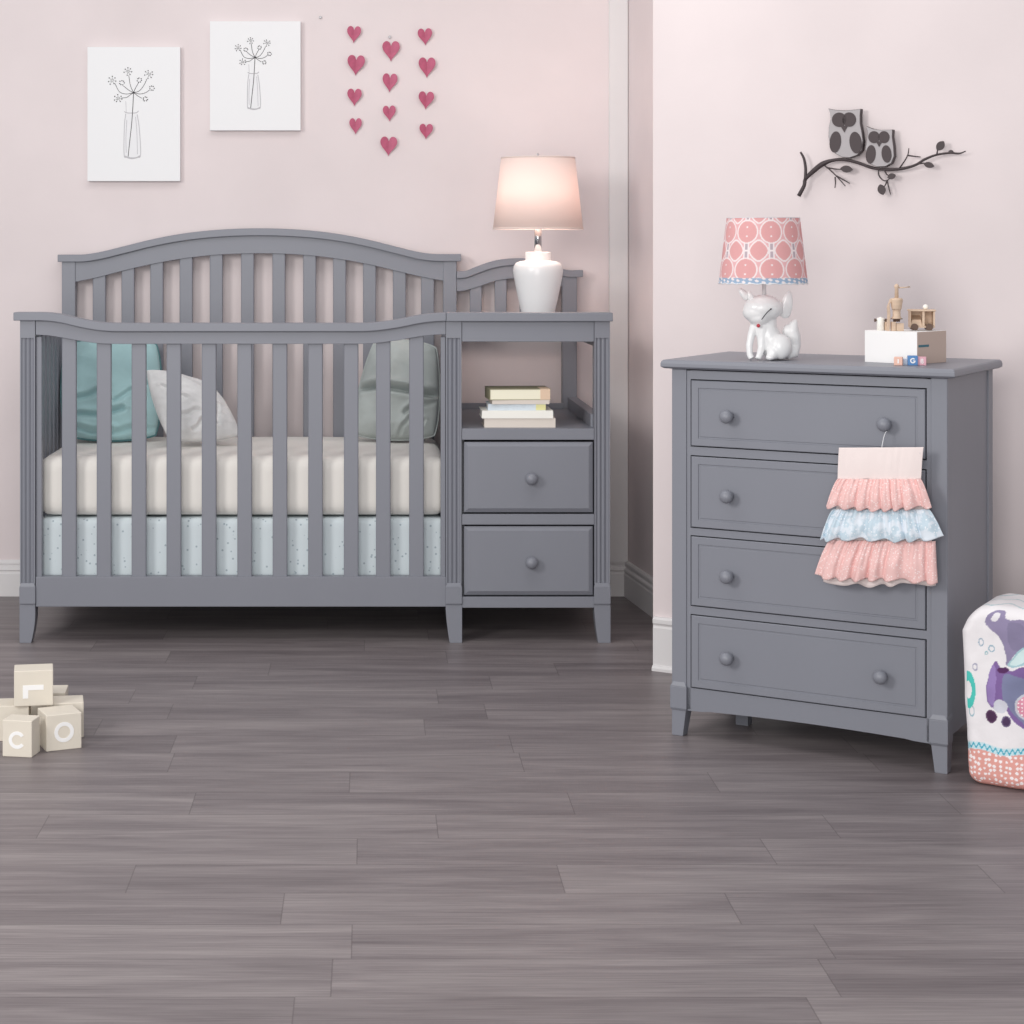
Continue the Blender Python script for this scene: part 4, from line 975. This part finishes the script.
# ================================================================== PRINTED BAG
BP = (1.339, 4.230); BW, BD, BH = .36, .20, .415
bag = None
def bl_(cx, cy):
    return onplane(BP, 940 + cx / 4.655, 580 + cy / 4.655, 0)
def poly(pts): return [bl_(*p_) for p_ in closed_smooth(pts, 4)]
def inside(p_, pl):
    x, y = p_; c = False; n = len(pl)
    for i in range(n):
        x1, y1 = pl[i]; x2, y2 = pl[i - 1]
        if (y1 > y) != (y2 > y) and x < (x2 - x1) * (y - y1) / (y2 - y1) + x1: c = not c
    return c
def el_(cx, cy, rx, ry, rot=0): return poly(ell(cx, cy, rx, ry, rot, 16))
SH = [
 (poly([(208, 190), (240, 150), (300, 145), (312, 185), (391, 188), (470, 230), (560, 330), (540, 420), (470, 380), (391, 345), (345, 350), (312, 402), (304, 335), (278, 270), (230, 225)]), rgb(150, 140, 172)),
 (poly([(320, 200), (391, 215), (420, 280), (360, 330), (320, 300)]), rgb(138, 130, 160)),
 (poly([(236, 184), (256, 156), (282, 158), (262, 192)]), rgb(236, 232, 236)),
 (poly([(315, 402), (350, 348), (391, 312), (440, 300), (430, 360), (380, 402)]), rgb(170, 205, 212)),
 (poly([(325, 396), (352, 357), (391, 322), (425, 312), (415, 352), (376, 394)]), rgb(214, 236, 236)),
 (poly([(260, 378), (285, 412), (330, 424), (391, 405), (480, 400), (560, 470), (560, 660), (470, 720), (391, 692), (340, 655), (300, 600), (255, 600), (222, 572), (216, 500), (232, 430)]), rgb(128, 100, 156)),
 (poly([(232, 420), (250, 395), (262, 440), (258, 500), (250, 580), (226, 570), (220, 500)]), rgb(152, 128, 184)),
 (poly([(300, 440), (391, 460), (500, 470), (520, 600), (430, 690), (380, 660), (320, 600), (290, 540)]), rgb(128, 132, 164)),
 (el_(292, 420, 28, 14), rgb(86, 44, 92)),
 (el_(425, 590, 78, 66), rgb(205, 205, 215)),
 (el_(425, 590, 66, 56), rgb(226, 150, 172)),
 (el_(280, 590, 34, 32, .4), rgb(206, 206, 216)),
 (el_(238, 636, 25, 31, -.3), rgb(96, 62, 98)), (el_(238, 636, 19, 25, -.3), rgb(74, 44, 76)),
 (el_(308, 660, 23, 27, -.3), rgb(110, 96, 130)), (el_(308, 660, 17, 21, -.3), rgb(76, 54, 88)),
]
RINGS = [(bl_(130, 512), .0125, .031, .0045, rgb(78, 200, 188)), (bl_(239, 320), .006, .0065, .0012, rgb(150, 180, 196)), (bl_(163, 405), .005, .007, .0012, rgb(170, 170, 190)), (bl_(146, 610), .006, .011, .001, rgb(160, 190, 200)),
         (bl_(270, 100), .03, .006, .0012, rgb(150, 185, 185)), (bl_(360, 110), .025, .005, .0012, rgb(150, 185, 185)), (bl_(190, 290), .005, .008, .001, rgb(160, 180, 196)), (bl_(215, 340), .003, .003, .001, rgb(150, 190, 196))]
WB = rgb(240, 236, 238); PB = rgb(232, 166, 156)
rd = random.Random(2); DOTS = []
cellsz = .0115
def bag_col(co):
    x, z = co
    zt_ = .0955 + .004 * math.sin(x * 60)
    if z < zt_ - .016:
        ci, cj = math.floor(x / cellsz), math.floor(z / cellsz)
        for a in (-1, 0, 1):
            for b in (-1, 0, 1):
                h1 = random.Random((ci + a) * 7919 + (cj + b) * 104729); px_ = (ci + a + .25 + .5 * h1.random()) * cellsz; pz_ = (cj + b + .25 + .5 * h1.random()) * cellsz
                if math.hypot((x - px_), (z - pz_)) < .0026 + .0014 * h1.random(): return WHT
        return PB
    if z < zt_:
        return rgb(70, 176, 200) if abs(z - (zt_ - .008) - .0045 * math.sin(x * 520)) < .0028 else rgb(206, 232, 238)
    wx = x + .0005 * math.sin(z * 230); wz = z + .0005 * math.sin(x * 260)
    for pl, c in reversed(SH):
        if inside((wx, wz), pl):
            if c == SH[10][1]:
                if math.hypot((x * 120) % 1 - .5, (z * 120) % 1 - .5) < .22: return WHT
            n_ = 1 + .18 * noise.noise(Vector((x * 22, z * 22, 1))); return (c[0] * n_, c[1] * n_, c[2] * n_, 1)
    for (cx, cz), rx, rz, wd, c in RINGS:
        q_ = math.hypot((x - cx) / rx, (z - cz) / rz)
        if abs(q_ - 1) < wd / min(rx, rz): return c
    return WB
m = MB(); r_ = .028
def bshape(x, y, z):
    # x 0..BW, y 0..BD, z 0..BH ; rounded, soft top leaning to the left
    q_ = Vector((min(max(x, r_), BW - r_), min(max(y, r_), BD - r_), min(max(z, r_), BH - r_ * 1.3))); d_ = Vector((x, y, z)) - q_
    if d_.length > 1e-9: d_ = d_.normalized() * r_
    o_ = q_ + d_; t_ = o_.z / BH
    lf = max(0, 1 - o_.x / .20)
    o_.x -= .016 * min(t_ / .85, 1) * lf
    o_.x += .022 * max(0, t_ - .86) / .14 * lf
    o_.z -= .030 * (max(0, .055 - o_.x) / .07) ** 1.3 * max(0, t_ - .7) / .3
    o_.z -= max(0, o_.x - .06) * .06 * max(0, t_ - .7) / .3
    nz = noise.noise(Vector((o_.x * 14, o_.y * 14, o_.z * 9))) * .0045 + noise.noise(Vector((o_.x * 40, 3, o_.z * 30))) * .0014
    o_.y += nz; o_.x += nz * .6; o_.z = max(0, o_.z + (nz * .6 if t_ > .2 else 0))
    return o_
cf = lambda u, v, co: bag_col((co.x, co.z))
m.grid(lambda u, v: bshape(u * BW, 0, v * BH), 210, 240, colfn=cf)
m.grid(lambda u, v: bshape(0, u * BD, v * BH), 60, 240, colfn=lambda u, v, co: bag_col((-co.y - .1, co.z)))
m.grid(lambda u, v: bshape(BW, u * BD, v * BH), 30, 60, colfn=lambda u, v, co: bag_col((co.y + 2, co.z)))
m.grid(lambda u, v: bshape(u * BW, BD, v * BH), 60, 60, colfn=lambda u, v, co: bag_col((co.x + 3, co.z)))
m.grid(lambda u, v: bshape(u * BW, v * BD, BH), 105, 60, colfn=lambda u, v, co: rgb(190, 208, 212) if abs(math.sin(u * 34) * .25 + .5 - v * 3 % 1) < .06 else WB)
m.grid(lambda u, v: bshape(u * BW, v * BD, 0), 60, 40, colfn=lambda u, v, co: PB)
bagr = tag(empty('printed_hamper', (BP[0], BP[1], 0), YAW), 'soft fabric hamper printed with a purple fox above a dotted pink base', 'hamper')
m.build('printed_cover', M['bagprint'], bagr, world=False)

# ================================================================== LETTER BLOCKS
BS = .0865
def lblock(x, y, yaw, z, label, letter=None, w=.0865, d=.0865):
    """x,y = centre of base"""
    o = empty('letter_block', (x, y, z), R(yaw)); h_ = BS / 2
    m = MB(); m.box(-w / 2, w / 2, -d / 2, d / 2, 0, BS); m.build('block', M['block'], o, world=False, bevel=.002)
    if letter:
        y_ = -d / 2 - .0008
        if letter == 'O': mm = ringm(.0195, .0090, y_, h_, 0, 360, 48)
        if letter == 'C': mm = ringm(.0165, .0080, y_, h_ - .003, 35, 325, 40)
        if letter == 'L':
            mm = MB(); mm.box(-.026, .024, y_, y_ + .0014, h_ - .004, h_ + .008); mm.box(-.026, -.013, y_, y_ + .0014, h_ - .024, h_ - .004)
        mm.build('letter', M['blockwhite'], o, world=False)
    return tag(o, label, 'toy block', 'cream letter blocks stacked on the floor')
def cfc(cx, cy, yaw, which, w=BS, d=BS):    # centre from a front corner
    a = R(yaw); lx = -w / 2 if which == 'l' else w / 2; ly = -d / 2
    return cx - (lx * math.cos(a) - ly * math.sin(a)), cy - (lx * math.sin(a) + ly * math.cos(a))
x, y = cfc(-.7985, 4.450, -10, 'r', .073, .058); lblock(x, y, -10, 0, 'cream toy block marked C, front left of the floor pile', 'C', .073, .058)
x, y = cfc(-.773, 4.502, 24, 'l', .0865, .0865); lblock(x, y, 24, 0, 'cream toy block marked O, front right of the floor pile', 'O')
x, y = cfc(-.8335, 4.606, 6, 'r', .0865, .080); lblock(x, y, 6, 0, 'cream toy block behind the C block, at the frame edge', None, .0865, .080)
x, y = cfc(-.7040, 4.636, 10, 'r', .092, .080); lblock(x, y, 10, 0, 'cream toy block half hidden behind the O block', None, .092, .080)
lblock(-.8120, 4.778, 4, 0, 'cream toy block at the back of the pile, almost hidden by the block on top')
lblock(-.8270, 4.635, 10, BS, 'cream toy block marked with an inverted L, topmost of the pile', 'L', .094, .075)
